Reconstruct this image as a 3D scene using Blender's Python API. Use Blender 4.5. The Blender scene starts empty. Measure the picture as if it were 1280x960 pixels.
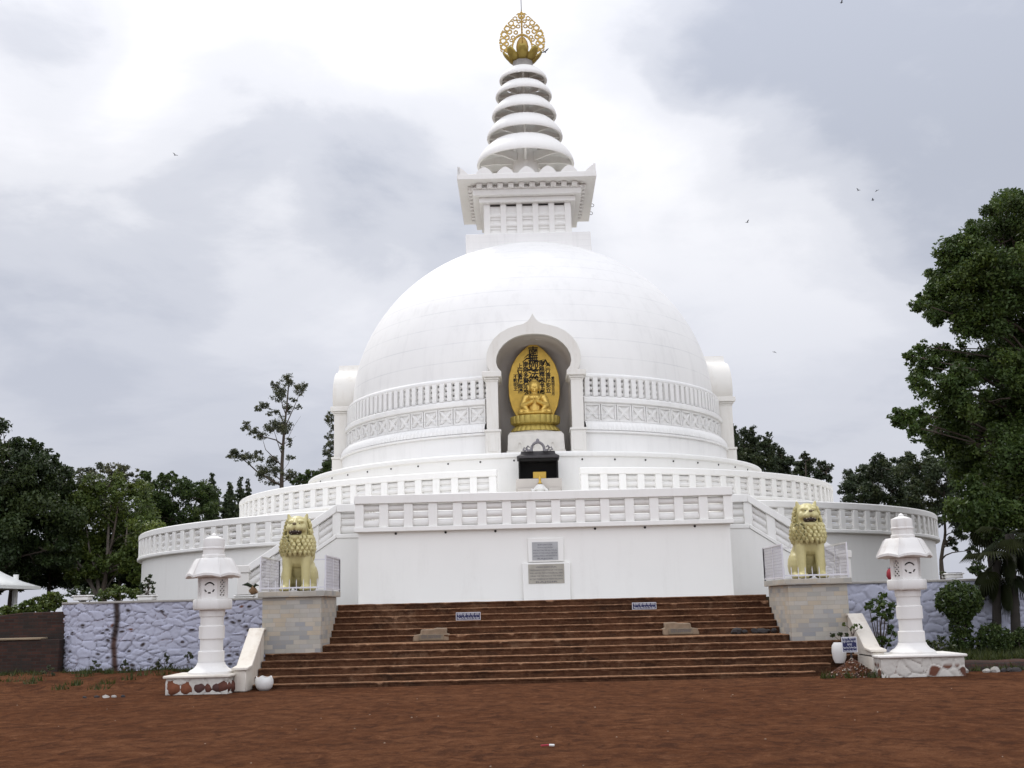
import bpy, bmesh, math, random
import numpy as np
from mathutils import Vector, Matrix, noise

R = math.radians
PI = math.pi
scene = bpy.context.scene
COL = scene.collection
random.seed(7)

# ------------------------------------------------------------------ camera frame
F_PX, TILT, YAW, ROLL = 1442.88, R(10.833), R(-0.338), R(1.403)
CAM = Vector((-0.571, -50.0, 1.65))
_ct, _st, _cy, _sy = math.cos(TILT), math.sin(TILT), math.cos(YAW), math.sin(YAW)
_eu = Vector((_cy, -_sy, 0)); _ev = Vector((-_sy*_st, -_cy*_st, _ct)); _ef = Vector((_sy*_ct, _cy*_ct, _st))
_cr, _sr = math.cos(ROLL), math.sin(ROLL)
CAM_X = _eu*_cr - _ev*_sr
CAM_Y = _eu*_sr + _ev*_cr
def direction(px, py):
    return (CAM_X*((px-640)/F_PX) + CAM_Y*((480-py)/F_PX) + _ef).normalized()
def at(px, py, Y):
    """survey helper: the point seen at photo pixel (px, py) that stands on the vertical plane y = Y"""
    d = direction(px, py)
    return CAM + d*((Y-CAM.y)/d.y)

# ------------------------------------------------------------------ mesh builder
class MB:
    def __init__(self): self.v = []; self.f = []
    def add(self, vs, fs, M=None):
        n = len(self.v)
        self.v += [tuple(M @ Vector(p)) for p in vs] if M is not None else [tuple(p) for p in vs]
        self.f += [tuple(i+n for i in f) for f in fs]
        return self
    def box(self, x0, x1, y0, y1, z0, z1, M=None):
        return self.add([(x0,y0,z0),(x1,y0,z0),(x1,y1,z0),(x0,y1,z0),(x0,y0,z1),(x1,y0,z1),(x1,y1,z1),(x0,y1,z1)],
                        [(0,3,2,1),(4,5,6,7),(0,1,5,4),(1,2,6,5),(2,3,7,6),(3,0,4,7)], M)
    def prism_y(self, poly, y0, y1, M=None):      # poly in (x, z), counter-clockwise seen from -Y
        n = len(poly)
        vs = [(x,y0,z) for x,z in poly] + [(x,y1,z) for x,z in poly]
        fs = [tuple(range(n)), tuple(range(2*n-1, n-1, -1))] + [(i, i+n, (i+1)%n+n, (i+1)%n) for i in range(n)]
        return self.add(vs, fs, M)
    def prism_z(self, poly, z0, z1, M=None):      # poly in (x, y)
        n = len(poly)
        vs = [(x,y,z0) for x,y in poly] + [(x,y,z1) for x,y in poly]
        fs = [tuple(range(n-1,-1,-1)), tuple(range(n, 2*n))] + [(i, (i+1)%n, (i+1)%n+n, i+n) for i in range(n)]
        return self.add(vs, fs, M)
    def loft(self, rings, closed=True, cap0=True, cap1=True, M=None):
        n = len(rings[0]); vs = [p for r in rings for p in r]; fs = []
        m = n if closed else n-1
        for k in range(len(rings)-1):
            for i in range(m):
                j = (i+1) % n
                fs.append((k*n+i, k*n+j, (k+1)*n+j, (k+1)*n+i))
        if cap0: fs.append(tuple(range(n-1,-1,-1)))
        if cap1: fs.append(tuple(range((len(rings)-1)*n, len(rings)*n)))
        return self.add(vs, fs, M)
    def revolve(self, prof, n=64, a0=0.0, a1=2*PI, loop=False, M=None, mod=None):
        """profile [(r, z)] turned about Z; angle 0 faces -Y. loop: the profile is a closed outline."""
        full = abs(a1-a0-2*PI) < 1e-6
        k = n if full else n+1
        vs = []
        for i in range(k):
            a = a0 + (a1-a0)*i/n
            s, c = math.sin(a), math.cos(a)
            for j, (r, z) in enumerate(prof):
                if mod: r, z = mod(r, z, a, j)
                vs.append((r*s, -r*c, z))
        m = len(prof); fs = []
        for i in range(n):
            i2 = (i+1) % k
            for j in range(m if loop else m-1):
                j2 = (j+1) % m
                q = (i*m+j, i2*m+j, i2*m+j2, i*m+j2)
                fs.append(q)
        if loop and not full:
            fs.append(tuple(range(m-1,-1,-1))); fs.append(tuple((k-1)*m+j for j in range(m)))
        return self.add(vs, fs, M)
    def tube(self, path, radii, n=8, M=None, cap=True):
        rings = []
        pts = [Vector(p) for p in path]
        if not isinstance(radii, (list, tuple)): radii = [radii]*len(pts)
        ref = Vector((0.31, 0.17, 0.93))
        for i, p in enumerate(pts):
            t = (pts[min(i+1, len(pts)-1)] - pts[max(i-1, 0)]).normalized()
            if abs(t.dot(ref)) > .95: ref = Vector((.9, .3, .1))
            u = t.cross(ref).normalized(); w = t.cross(u)
            rings.append([p + (u*math.cos(2*PI*k/n) + w*math.sin(2*PI*k/n))*radii[i] for k in range(n)])
        return self.loft(rings, True, cap, cap, M)
    def ell(self, c, r, n=12, m=8, M=None):
        if not isinstance(r, (list, tuple)): r = (r, r, r)
        vs = [(c[0], c[1], c[2]-r[2])]
        for j in range(1, m):
            t = -PI/2 + PI*j/m
            for i in range(n):
                a = 2*PI*i/n
                vs.append((c[0]+r[0]*math.cos(t)*math.cos(a), c[1]+r[1]*math.cos(t)*math.sin(a), c[2]+r[2]*math.sin(t)))
        vs.append((c[0], c[1], c[2]+r[2])); fs = []
        for i in range(n):
            fs.append((0, 1+(i+1)%n, 1+i))
            fs.append((len(vs)-1, 1+(m-2)*n+i, 1+(m-2)*n+(i+1)%n))
            for j in range(m-2):
                a, b = 1+j*n, 1+(j+1)*n
                fs.append((a+i, a+(i+1)%n, b+(i+1)%n, b+i))
        return self.add(vs, fs, M)
    def cap(self, a, b, ra, rb, n=14):
        """tapered limb with round ends"""
        a, b = Vector(a), Vector(b); t = (b-a); L = t.length; t.normalize()
        path, rad = [], []
        for k in range(5):
            th = PI/2*k/5; path.append(a - t*ra*math.cos(th)); rad.append(max(ra*math.sin(th), ra*.05))
        for k in range(4): path.append(a + t*L*k/3); rad.append(ra+(rb-ra)*k/3)
        for k in range(1, 6):
            th = PI/2*k/5; path.append(b + t*rb*math.sin(th)); rad.append(max(rb*math.cos(th), rb*.05))
        return self.tube(path, rad, n)
    def mesh(self, bevel=0.0, sharp=38, smooth=True):
        me = bpy.data.meshes.new('m'); me.from_pydata(self.v, [], self.f); me.validate()
        bm = bmesh.new(); bm.from_mesh(me)
        bmesh.ops.recalc_face_normals(bm, faces=bm.faces)
        if bevel > 0:
            ed = [e for e in bm.edges if len(e.link_faces) == 2 and e.calc_face_angle(0) > R(30)]
            bmesh.ops.bevel(bm, geom=ed, offset=bevel, segments=1, affect='EDGES', clamp_overlap=True)
        bm.to_mesh(me); bm.free()
        if smooth:
            me.polygons.foreach_set('use_smooth', [True]*len(me.polygons))
            me.set_sharp_from_angle(angle=R(sharp))
        return me
    def build(self, name, mat, parent=None, bevel=0.0, sharp=38, smooth=True, loc=None, rot=None):
        return link(name, self.mesh(bevel, sharp, smooth), mat, parent, loc, rot)

def link(name, me, mat=None, parent=None, loc=None, rot=None):
    o = bpy.data.objects.new(name, me); COL.objects.link(o)
    if mat is not None and not me.materials: me.materials.append(mat)
    if parent: o.parent = parent
    if loc is not None: o.location = loc
    if rot is not None: o.rotation_euler = rot
    return o
def tag(o, label=None, cat=None, group=None, kind=None):
    if label: o['label'] = label
    if cat: o['category'] = cat
    if group: o['group'] = group
    if kind: o['kind'] = kind
    return o
def thing(name, label, cat, loc=(0,0,0), rz=0, group=None):
    o = bpy.data.objects.new(name, None); COL.objects.link(o)
    o.location = loc; o.rotation_euler = (0,0,rz); o.empty_display_size = .3
    return tag(o, label, cat, group)
def copy_tree(o, parent=None):
    c = o.copy(); COL.objects.link(c)
    if parent is not None: c.parent = parent
    for ch in [x for x in KIDS.get(o.name, [])]: copy_tree(ch, c)
    return c
KIDS = {}
def index_kids():
    KIDS.clear()
    for o in bpy.data.objects:
        if o.parent: KIDS.setdefault(o.parent.name, []).append(o)
def evaluated(o):
    dg = bpy.context.evaluated_depsgraph_get()
    me = bpy.data.meshes.new_from_object(o.evaluated_get(dg))
    return me
def sculpt(mb, voxel, it=4, fac=.5):
    """one continuous skin over overlapping volumes"""
    me = bpy.data.meshes.new('s'); me.from_pydata(mb.v, [], mb.f)
    o = bpy.data.objects.new('s', me); COL.objects.link(o)
    r = o.modifiers.new('r', 'REMESH'); r.mode = 'VOXEL'; r.voxel_size = voxel
    s = o.modifiers.new('s', 'SMOOTH'); s.factor = fac; s.iterations = it
    out = evaluated(o); bpy.data.objects.remove(o); bpy.data.meshes.remove(me)
    out.polygons.foreach_set('use_smooth', [True]*len(out.polygons))
    return out
def text_mesh(body, size, M, extrude=.004, align='CENTER', spacing=1.0, width=None, bold=0.0):
    c = bpy.data.curves.new('t', 'FONT'); c.body = body; c.size = size; c.extrude = extrude
    c.align_x = align; c.align_y = 'CENTER'; c.space_line = spacing; c.resolution_u = 3; c.offset = bold
    o = bpy.data.objects.new('t', c); COL.objects.link(o)
    me = evaluated(o); bpy.data.objects.remove(o); bpy.data.curves.remove(c)
    if width:
        xs = [v.co.x for v in me.vertices]
        if xs:
            s = width/max(1e-6, max(xs)-min(xs)); me.transform(Matrix.Diagonal((s, 1, 1, 1)))
    me.transform(M)
    return me
def join_meshes(mes):
    bm = bmesh.new()
    for m in mes: bm.from_mesh(m)
    out = bpy.data.meshes.new('j'); bm.to_mesh(out); bm.free()
    for m in mes: bpy.data.meshes.remove(m)
    return out
FRONT = Matrix(((1,0,0,0),(0,0,-1,0),(0,1,0,0),(0,0,0,1)))     # XY drawing -> XZ plane facing -Y

# ------------------------------------------------------------------ materials
class NT:
    def __init__(self, name):
        self.m = bpy.data.materials.new(name); self.m.use_nodes = True
        self.t = self.m.node_tree; self.t.nodes.clear()
        self.out = self.n('ShaderNodeOutputMaterial'); self.b = self.n('ShaderNodeBsdfPrincipled')
        self.l(self.b.outputs[0], self.out.inputs['Surface'])
    def n(self, typ, **kw):
        x = self.t.nodes.new(typ)
        for k, v in kw.items(): setattr(x, k, v)
        return x
    def l(self, a, b): self.t.links.new(a, b)
    def coord(self, scale=(1,1,1), kind='Object'):
        if kind == 'World': src = self.n('ShaderNodeNewGeometry').outputs['Position']
        else: src = self.n('ShaderNodeTexCoord').outputs[kind]
        m = self.n('ShaderNodeMapping'); m.inputs['Scale'].default_value = scale
        self.l(src, m.inputs['Vector']); return m.outputs[0]
    def noise(self, vec, scale, detail=4, rough=.55, dist=0):
        x = self.n('ShaderNodeTexNoise'); x.inputs['Scale'].default_value = scale
        x.inputs['Detail'].default_value = detail; x.inputs['Roughness'].default_value = rough
        x.inputs['Distortion'].default_value = dist
        self.l(vec, x.inputs['Vector']); return x.outputs['Fac']
    def ramp(self, fac, stops):
        x = self.n('ShaderNodeValToRGB'); e = x.color_ramp.elements
        while len(e) < len(stops): e.new(.5)
        for el, (p, c) in zip(e, stops):
            el.position = p; el.color = (c, c, c, 1) if isinstance(c, (int, float)) else (*c, 1)
        self.l(fac, x.inputs[0]); return x.outputs[0]
    def mix(self, fac, a, b, mode='MIX'):
        x = self.n('ShaderNodeMix', data_type='RGBA', blend_type=mode)
        for sock, v in ((0, fac), (6, a), (7, b)):
            if isinstance(v, (int, float)): x.inputs[sock].default_value = v
            elif isinstance(v, tuple): x.inputs[sock].default_value = (*v, 1)
            else: self.l(v, x.inputs[sock])
        return x.outputs[2]
    def math(self, op, a, b=None):
        x = self.n('ShaderNodeMath', operation=op)
        for i, v in enumerate((a, b)):
            if v is None: continue
            if isinstance(v, (int, float)): x.inputs[i].default_value = v
            else: self.l(v, x.inputs[i])
        return x.outputs[0]
    def bump(self, h, strength, dist=.02):
        x = self.n('ShaderNodeBump'); x.inputs['Strength'].default_value = strength; x.inputs['Distance'].default_value = dist
        self.l(h, x.inputs['Height']); self.l(x.outputs[0], self.b.inputs['Normal'])
    def set(self, color=None, rough=.6, metal=0, spec=.5):
        if color is not None:
            if isinstance(color, tuple): self.b.inputs['Base Color'].default_value = (*color, 1)
            else: self.l(color, self.b.inputs['Base Color'])
        if isinstance(rough, (int, float)): self.b.inputs['Roughness'].default_value = rough
        else: self.l(rough, self.b.inputs['Roughness'])
        self.b.inputs['Metallic'].default_value = metal
        self.b.inputs['Specular IOR Level'].default_value = spec
        return self.m

def simple(name, c, rough=.6, metal=0, var=.12, scale=6, bump=0, kind='Object', spec=.4):
    t = NT(name); v = t.coord(kind=kind)
    f = t.noise(v, scale, 5)
    col = t.mix(f, tuple(x*(1-var*1.6) for x in c), tuple(min(1, x*(1+var)) for x in c))
    if bump: t.bump(t.noise(v, scale*6, 4), bump, .01)
    return t.set(col, rough, metal, spec)

def paint_white(name, base=(.80,.80,.79), dirt=(.50,.47,.41), amount=.35, streak=True, bump=.15, warm=0):
    t = NT(name); v = t.coord(kind='World')
    big = t.noise(v, .55, 5, .6)
    vs = t.coord((1.5, 1.5, .22), 'World')
    st = t.noise(vs, 1.5, 7, .7)
    fine = t.noise(v, 9, 4, .6)
    c = t.mix(t.ramp(big, [(.35, 0), (.75, .5)]), base, tuple(x*.93 for x in base))
    if streak:
        m = t.math('MULTIPLY', t.ramp(st, [(.52, 0), (.8, 1)]), t.ramp(fine, [(.3, .25), (.7, 1)]))
        c = t.mix(t.math('MULTIPLY', m, amount), c, dirt)
    t.bump(t.noise(v, 25, 3, .6), bump, .006)
    return t.set(c, .62, 0, .3)

M = {}
M['white'] = paint_white('white_wall_paint', (.86,.846,.802), (.54,.51,.46), amount=.30)
M['white_rail'] = paint_white('white_rail_paint', (.865,.85,.808), amount=.32)
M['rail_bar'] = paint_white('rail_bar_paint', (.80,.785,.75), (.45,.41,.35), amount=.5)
M['parapet'] = paint_white('weathered_cream_plaster', (.69,.64,.56), (.36,.26,.17), amount=.85)
M['white_worn'] = paint_white('worn_white_paint', (.78,.75,.70), (.45,.38,.30), .6)
def dome_mat():
    t = NT('dome_white_paint'); g = t.n('ShaderNodeNewGeometry'); s = t.n('ShaderNodeSeparateXYZ'); t.l(g.outputs['Position'], s.inputs[0])
    v = t.coord(kind='World')
    h = t.math('ARCSINE', t.math('MINIMUM', t.math('MAXIMUM', t.math('DIVIDE', t.math('SUBTRACT', s.outputs[2], 10.0), 7.3), -.999), .999))
    k = t.math('DIVIDE', h, R(5.93))
    fr = t.math('FRACT', t.math('ADD', k, .5))
    d = t.math('ABSOLUTE', t.math('SUBTRACT', fr, .5))
    line = t.ramp(d, [(0.0, 1), (.014, 1), (.034, 0)])
    line = t.math('MULTIPLY', line, t.ramp(t.noise(v, .8, 4), [(.35, .25), (.65, 1)]))
    big = t.noise(v, .4, 5, .6)
    c = t.mix(t.ramp(big, [(.35, 0), (.7, 1)]), (.865,.853,.82), (.815,.805,.775))
    sp = t.ramp(t.noise(v, 6, 5, .7), [(.66, 0), (.8, .35)])
    c = t.mix(sp, c, (.55,.52,.48))
    dr = t.math('MULTIPLY', t.ramp(t.noise(t.coord((2.2,2.2,.22), 'World'), 1.4, 6, .65), [(.50, 0), (.78, .5)]), t.ramp(big, [(.3, .2), (.7, 1)]))
    c = t.mix(dr, c, (.60,.585,.56))
    c = t.mix(t.math('MULTIPLY', line, .30), c, (.46,.46,.46))
    t.bump(t.noise(v, 14, 3), .08, .006)
    return t.set(c, .6, 0, .3)
M['dome'] = dome_mat()
M['niche'] = paint_white('niche_marble', (.76,.735,.68), (.47,.40,.31), .6, bump=.05)
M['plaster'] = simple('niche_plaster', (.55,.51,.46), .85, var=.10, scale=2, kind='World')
M['stone_pale'] = simple('pale_carved_stone', (.68,.65,.59), .7, var=.10, scale=4, bump=.1)
M['lantern'] = paint_white('lantern_stone', (.765,.745,.71), (.47,.40,.33), .85, bump=.35)
M['gold'] = simple('gilded_metal', (.74,.51,.13), .36, .5, var=.15, scale=9, bump=.08)
M['gold_finial'] = simple('weathered_gilding', (.50,.33,.09), .45, .6, var=.3, scale=9, bump=.2)
M['bark_dark'] = simple('dark_bark', (.035,.030,.024), .95, var=.4, scale=5, bump=.6)
M['gold_dull'] = simple('dull_gilding', (.46,.35,.09), .5, .55, var=.18, scale=8, bump=.15)
M['gold_plate'] = simple('gold_leaf_plate', (.60,.39,.08), .42, .7, var=.2, scale=5, bump=.1)
M['ink'] = simple('black_brush_ink', (.012,.010,.008), .6)
M['black'] = simple('sooty_black', (.012,.011,.010), .8)
M['iron'] = simple('dark_iron', (.05,.045,.045), .5, .3, var=.3)
M['hole'] = simple('dark_opening', (.02,.018,.016), .9)
M['lion'] = simple('pale_yellow_paint', (.575,.51,.245), .42, var=.14, scale=7, bump=.12)
M['lion_mouth'] = simple('dark_mouth', (.03,.015,.01), .6)
M['lion_nose'] = simple('brown_nose_paint', (.16,.12,.06), .5)
M['tooth'] = simple('ivory_paint', (.62,.57,.42), .5)
M['metal_white'] = simple('white_painted_metal', (.70,.69,.72), .45)
M['screen'] = simple('galvanised_screen', (.50,.48,.52), .5, .2)
M['navy'] = simple('navy_sign_paint', (.014,.017,.075), .45)
M['sign_white'] = simple('sign_white_paint', (.75,.76,.80), .5)
M['plaque_grey'] = simple('grey_marble_slab', (.42,.42,.42), .5, var=.2, scale=5)
M['plaque_tan'] = simple('weathered_stone_slab', (.42,.39,.33), .7, var=.25, scale=5)
M['letter'] = simple('grey_letter_paint', (.10,.10,.12), .6)
M['concrete'] = simple('grey_concrete', (.36,.34,.31), .85, var=.25, scale=5, bump=.3)
M['pot'] = simple('white_pot_glaze', (.74,.73,.70), .5, var=.06)
M['bark'] = simple('grey_brown_bark', (.085,.066,.05), .9, var=.4, scale=5, bump=.6)
M['bark_pale'] = simple('pale_bark', (.17,.145,.12), .9, var=.35, scale=5, bump=.5)
M['canopy'] = simple('white_canopy_fabric', (.78,.78,.75), .6, var=.05)
M['red_cloth'] = simple('red_cloth', (.35,.03,.045), .7)
M['navy_cloth'] = simple('navy_cloth', (.02,.02,.05), .7)
M['bird'] = simple('dark_feathers', (.03,.03,.035), .8)
M['dark_stone'] = simple('dark_stone', (.035,.03,.03), .9, var=.4, bump=.4)

M['tan_mortar'] = simple('tan_mortar', (.27,.20,.135), .95, var=.35, scale=7, bump=.5)
M['tan_slab'] = simple('tan_inscribed_slab', (.22,.175,.12), .9, var=.3, scale=6, bump=.3)
def leaf_mat(name, c, var=.55, trans=.22):
    t = NT(name)
    a = t.n('ShaderNodeAttribute', attribute_name='leaf')
    s = t.n('ShaderNodeSeparateColor'); t.l(a.outputs['Color'], s.inputs[0])
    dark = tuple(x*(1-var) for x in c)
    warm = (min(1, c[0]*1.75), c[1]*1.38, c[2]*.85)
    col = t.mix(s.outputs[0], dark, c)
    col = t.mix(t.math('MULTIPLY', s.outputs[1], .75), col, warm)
    m = t.set(col, .5, 0, .35)
    tr = t.n('ShaderNodeBsdfTranslucent'); t.l(col, tr.inputs['Color'])
    mx = t.n('ShaderNodeMixShader'); mx.inputs[0].default_value = trans
    t.l(t.b.outputs[0], mx.inputs[1]); t.l(tr.outputs[0], mx.inputs[2]); t.l(mx.outputs[0], t.out.inputs['Surface'])
    return m
M['leaf_dark'] = leaf_mat('dark_green_leaves', (.036,.060,.018), trans=.25)
M['leaf_mid'] = leaf_mat('mid_green_leaves', (.054,.090,.023), trans=.3)
M['leaf_light'] = leaf_mat('light_green_leaves', (.084,.124,.025))
M['leaf_grey'] = leaf_mat('grey_green_leaves', (.100,.118,.072), trans=.4)
M['leaf_near'] = leaf_mat('broad_green_leaves', (.066,.112,.026), trans=.32)
M['leaf_fir'] = leaf_mat('cypress_leaves', (.046,.068,.030))
M['leaf_palm'] = leaf_mat('palm_leaves', (.016,.023,.009))
M['grass'] = leaf_mat('grass_blades', (.048,.068,.018))

M['leaf_palm'].node_tree.nodes['Principled BSDF'].inputs['Specular IOR Level'].default_value = .08
def earth_mat():
    t = NT('red_brown_earth'); v = t.coord(kind='World')
    a = t.noise(v, .30, 6, .62, .5); b = t.noise(v, 2.1, 7, .68, .3); f = t.noise(v, 34, 5, .75); g2 = t.noise(v, 9, 5, .7)
    st = t.noise(t.coord((1.25, 1.0, 1), 'World'), 2.6, 8, .70, .9)
    c = t.mix(t.ramp(a, [(.32, 0), (.68, 1)]), (0.0941,0.0380,0.0188), (0.1425,0.0629,0.0320))
    c = t.mix(t.ramp(st, [(.38, .85), (.52, 0)]), c, (0.0560,0.0266,0.0171))
    c = t.mix(t.ramp(st, [(.54, 0), (.70, .75)]), c, (0.1908,0.0894,0.0472))
    c = t.mix(t.ramp(b, [(.50, 0), (.66, .7)]), c, (0.0611,0.0286,0.0178))
    c = t.mix(t.ramp(g2, [(.54, 0), (.72, .6)]), c, (0.1717,0.0875,0.0501))
    c = t.mix(t.ramp(f, [(.50, 0), (.68, .75)]), c, (0.0483,0.0248,0.0178))
    c = t.mix(t.ramp(f, [(.28, .7), (.40, 0)]), c, (0.2099,0.1218,0.0801))
    sp = t.ramp(t.noise(v, 46, 2, .5), [(.745, 0), (.77, 1)])
    c = t.mix(t.math('MULTIPLY', sp, .6), c, (.30,.22,.16))
    h = t.math('ADD', t.math('MULTIPLY', st, .7), t.math('ADD', t.math('MULTIPLY', b, .8), t.math('MULTIPLY', f, .7)))
    t.bump(h, .9, .05)
    return t.set(c, 1.0, 0, 0.0)
M['earth'] = earth_mat()
def laterite():
    t = NT('stained_laterite'); v = t.coord(kind='World')
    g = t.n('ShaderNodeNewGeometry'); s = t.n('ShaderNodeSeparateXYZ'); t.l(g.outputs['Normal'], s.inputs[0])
    blocks = t.n('ShaderNodeTexVoronoi'); blocks.inputs['Scale'].default_value = 1.0
    wob = t.n('ShaderNodeVectorMath', operation='ADD'); nz = t.n('ShaderNodeTexNoise'); nz.inputs['Scale'].default_value = 3; t.l(v, nz.inputs['Vector'])
    t.l(t.coord((2.0, 1, 6.6), 'World'), wob.inputs[0]); t.l(nz.outputs['Color'], wob.inputs[1]); t.l(wob.outputs[0], blocks.inputs['Vector'])
    bs = t.n('ShaderNodeSeparateColor'); t.l(blocks.outputs['Color'], bs.inputs[0])
    a = t.noise(v, 1.3, 7, .7, .4); b = t.noise(v, 8, 7, .78); vs = t.noise(t.coord((2.2, 3, 4.5), 'World'), 2.4, 8, .78, .5)
    c = t.mix(t.ramp(a, [(.35, 0), (.66, 1)]), (0.0474,0.0230,0.0138), (0.1057,0.0481,0.0266))
    c = t.mix(t.ramp(bs.outputs[0], [(.5, 0), (1, .45)]), c, (0.1322,0.0634,0.0361))
    c = t.mix(t.ramp(bs.outputs[1], [(.55, 0), (1, .5)]), c, (0.0286,0.0180,0.0138))
    c = t.mix(t.ramp(vs, [(.48, 0), (.70, .75)]), c, (0.1651,0.0860,0.0474))
    c = t.mix(t.ramp(vs, [(.30, .7), (.44, 0)]), c, (0.0264,0.0154,0.0105))
    c = t.mix(t.ramp(b, [(.56, 0), (.74, .6)]), c, (0.2202,0.1209,0.0681))
    pt = t.math('MULTIPLY', t.ramp(t.noise(v, .9, 6, .7, .8), [(.56, 0), (.68, .8)]), t.ramp(b, [(.36, .3), (.6, 1)]))
    c = t.mix(pt, c, (.215,.130,.080))
    pd = t.ramp(t.noise(t.coord((1,1,1.6), 'World'), 1.7, 7, .72, .6), [(.56, 0), (.70, .75)])
    c = t.mix(pd, c, (.030,.020,.015))
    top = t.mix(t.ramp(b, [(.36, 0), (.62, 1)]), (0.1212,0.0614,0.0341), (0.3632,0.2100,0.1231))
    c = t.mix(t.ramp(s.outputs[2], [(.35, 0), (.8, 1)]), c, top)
    t.bump(t.math('ADD', t.math('ADD', b, a), vs), .8, .035)
    return t.set(c, 1.0, 0, .02)
M['laterite'] = laterite()
def ashlar():
    t = NT('marble_ashlar'); g = t.n('ShaderNodeTexCoord'); s = t.n('ShaderNodeSeparateXYZ'); t.l(g.outputs['Object'], s.inputs[0])
    cmb = t.n('ShaderNodeCombineXYZ'); t.l(t.math('ADD', s.outputs[0], s.outputs[1]), cmb.inputs[0]); t.l(s.outputs[2], cmb.inputs[1])
    br = t.n('ShaderNodeTexBrick'); t.l(cmb.outputs[0], br.inputs['Vector'])
    br.offset = .43; br.squash = .75; br.squash_frequency = 3
    br.inputs['Color1'].default_value = (0, 0, 0, 1); br.inputs['Color2'].default_value = (1, 1, 1, 1)
    br.inputs['Mortar'].default_value = (.5, .5, .5, 1)
    br.inputs['Scale'].default_value = 1; br.inputs['Brick Width'].default_value = .30; br.inputs['Row Height'].default_value = .098
    br.inputs['Mortar Size'].default_value = .0035; br.inputs['Bias'].default_value = 0
    v = t.coord(kind='World')
    n1 = t.noise(v, 3, 5, .65)
    c = t.ramp(br.outputs['Color'], [(0, (.27,.28,.29)), (.22, (.38,.37,.33)), (.45, (.45,.42,.36)), (.7, (.47,.40,.30)), (.86, (.49,.46,.40)), (1, (.31,.32,.33))])
    c = t.mix(t.ramp(n1, [(.4, 0), (.75, .55)]), c, (.34,.31,.26))
    c = t.mix(t.math('MULTIPLY', br.outputs['Fac'], .65), c, (.30,.28,.25))
    t.bump(t.math('SUBTRACT', t.math('MULTIPLY', n1, .3), br.outputs['Fac']), .35, .01)
    return t.set(c, .7, 0, .3)
M['ashlar'] = ashlar()
def rubble_mat(name, paint, stone):
    t = NT(name); a = t.n('ShaderNodeAttribute', attribute_name='paint')
    s = t.n('ShaderNodeSeparateColor'); t.l(a.outputs['Color'], s.inputs[0])
    v = t.coord(kind='World'); n1 = t.noise(v, 2.2, 5, .6); n2 = t.noise(v, 22, 4, .7)
    c = t.mix(n1, tuple(x*.84 for x in paint), tuple(x*1.08 for x in paint))
    c = t.mix(t.ramp(n2, [(.58, 0), (.78, .5)]), c, tuple(x*.62 for x in paint))
    st = t.mix(n1, tuple(x*.5 for x in stone), stone)
    st = t.mix(s.outputs[1], st, (.145,.058,.036))
    c = t.mix(s.outputs[0], c, st)
    t.bump(n2, .5, .012)
    return t.set(c, .85, 0, .25)
M['rubble'] = rubble_mat('lavender_painted_rubble', (.455,.465,.555), (.055,.038,.034))
M['rubble_white'] = rubble_mat('whitewashed_rubble', (.58,.55,.50), (.14,.062,.042))
def brick_dark():
    t = NT('weathered_dark_brick'); g = t.n('ShaderNodeTexCoord'); s = t.n('ShaderNodeSeparateXYZ'); t.l(g.outputs['Object'], s.inputs[0])
    cmb = t.n('ShaderNodeCombineXYZ'); t.l(t.math('ADD', s.outputs[0], s.outputs[1]), cmb.inputs[0]); t.l(s.outputs[2], cmb.inputs[1])
    br = t.n('ShaderNodeTexBrick'); t.l(cmb.outputs[0], br.inputs['Vector'])
    br.inputs['Color1'].default_value = (.040,.022,.018, 1); br.inputs['Color2'].default_value = (.075,.036,.027, 1); br.inputs['Mortar'].default_value = (.045,.040,.036, 1)
    br.inputs['Scale'].default_value = 1; br.inputs['Brick Width'].default_value = .24; br.inputs['Row Height'].default_value = .08; br.inputs['Mortar Size'].default_value = .008
    v = t.coord(kind='World'); n1 = t.noise(v, 1.7, 6, .65)
    c = t.mix(t.ramp(n1, [(.42, 0), (.68, .85)]), br.outputs['Color'], (.028,.027,.024))
    t.bump(t.math('SUBTRACT', n1, br.outputs['Fac']), .5, .02)
    return t.set(c, .92, 0, .15)
M['brick'] = brick_dark()
M['ledge'] = simple('sandy_ledge', (.30,.23,.15), .9, var=.25, scale=4, bump=.3, kind='World')
M['turf'] = simple('dry_turf_soil', (.046,.034,.017), .95, var=.5, scale=5, bump=.5, kind='World')

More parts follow.
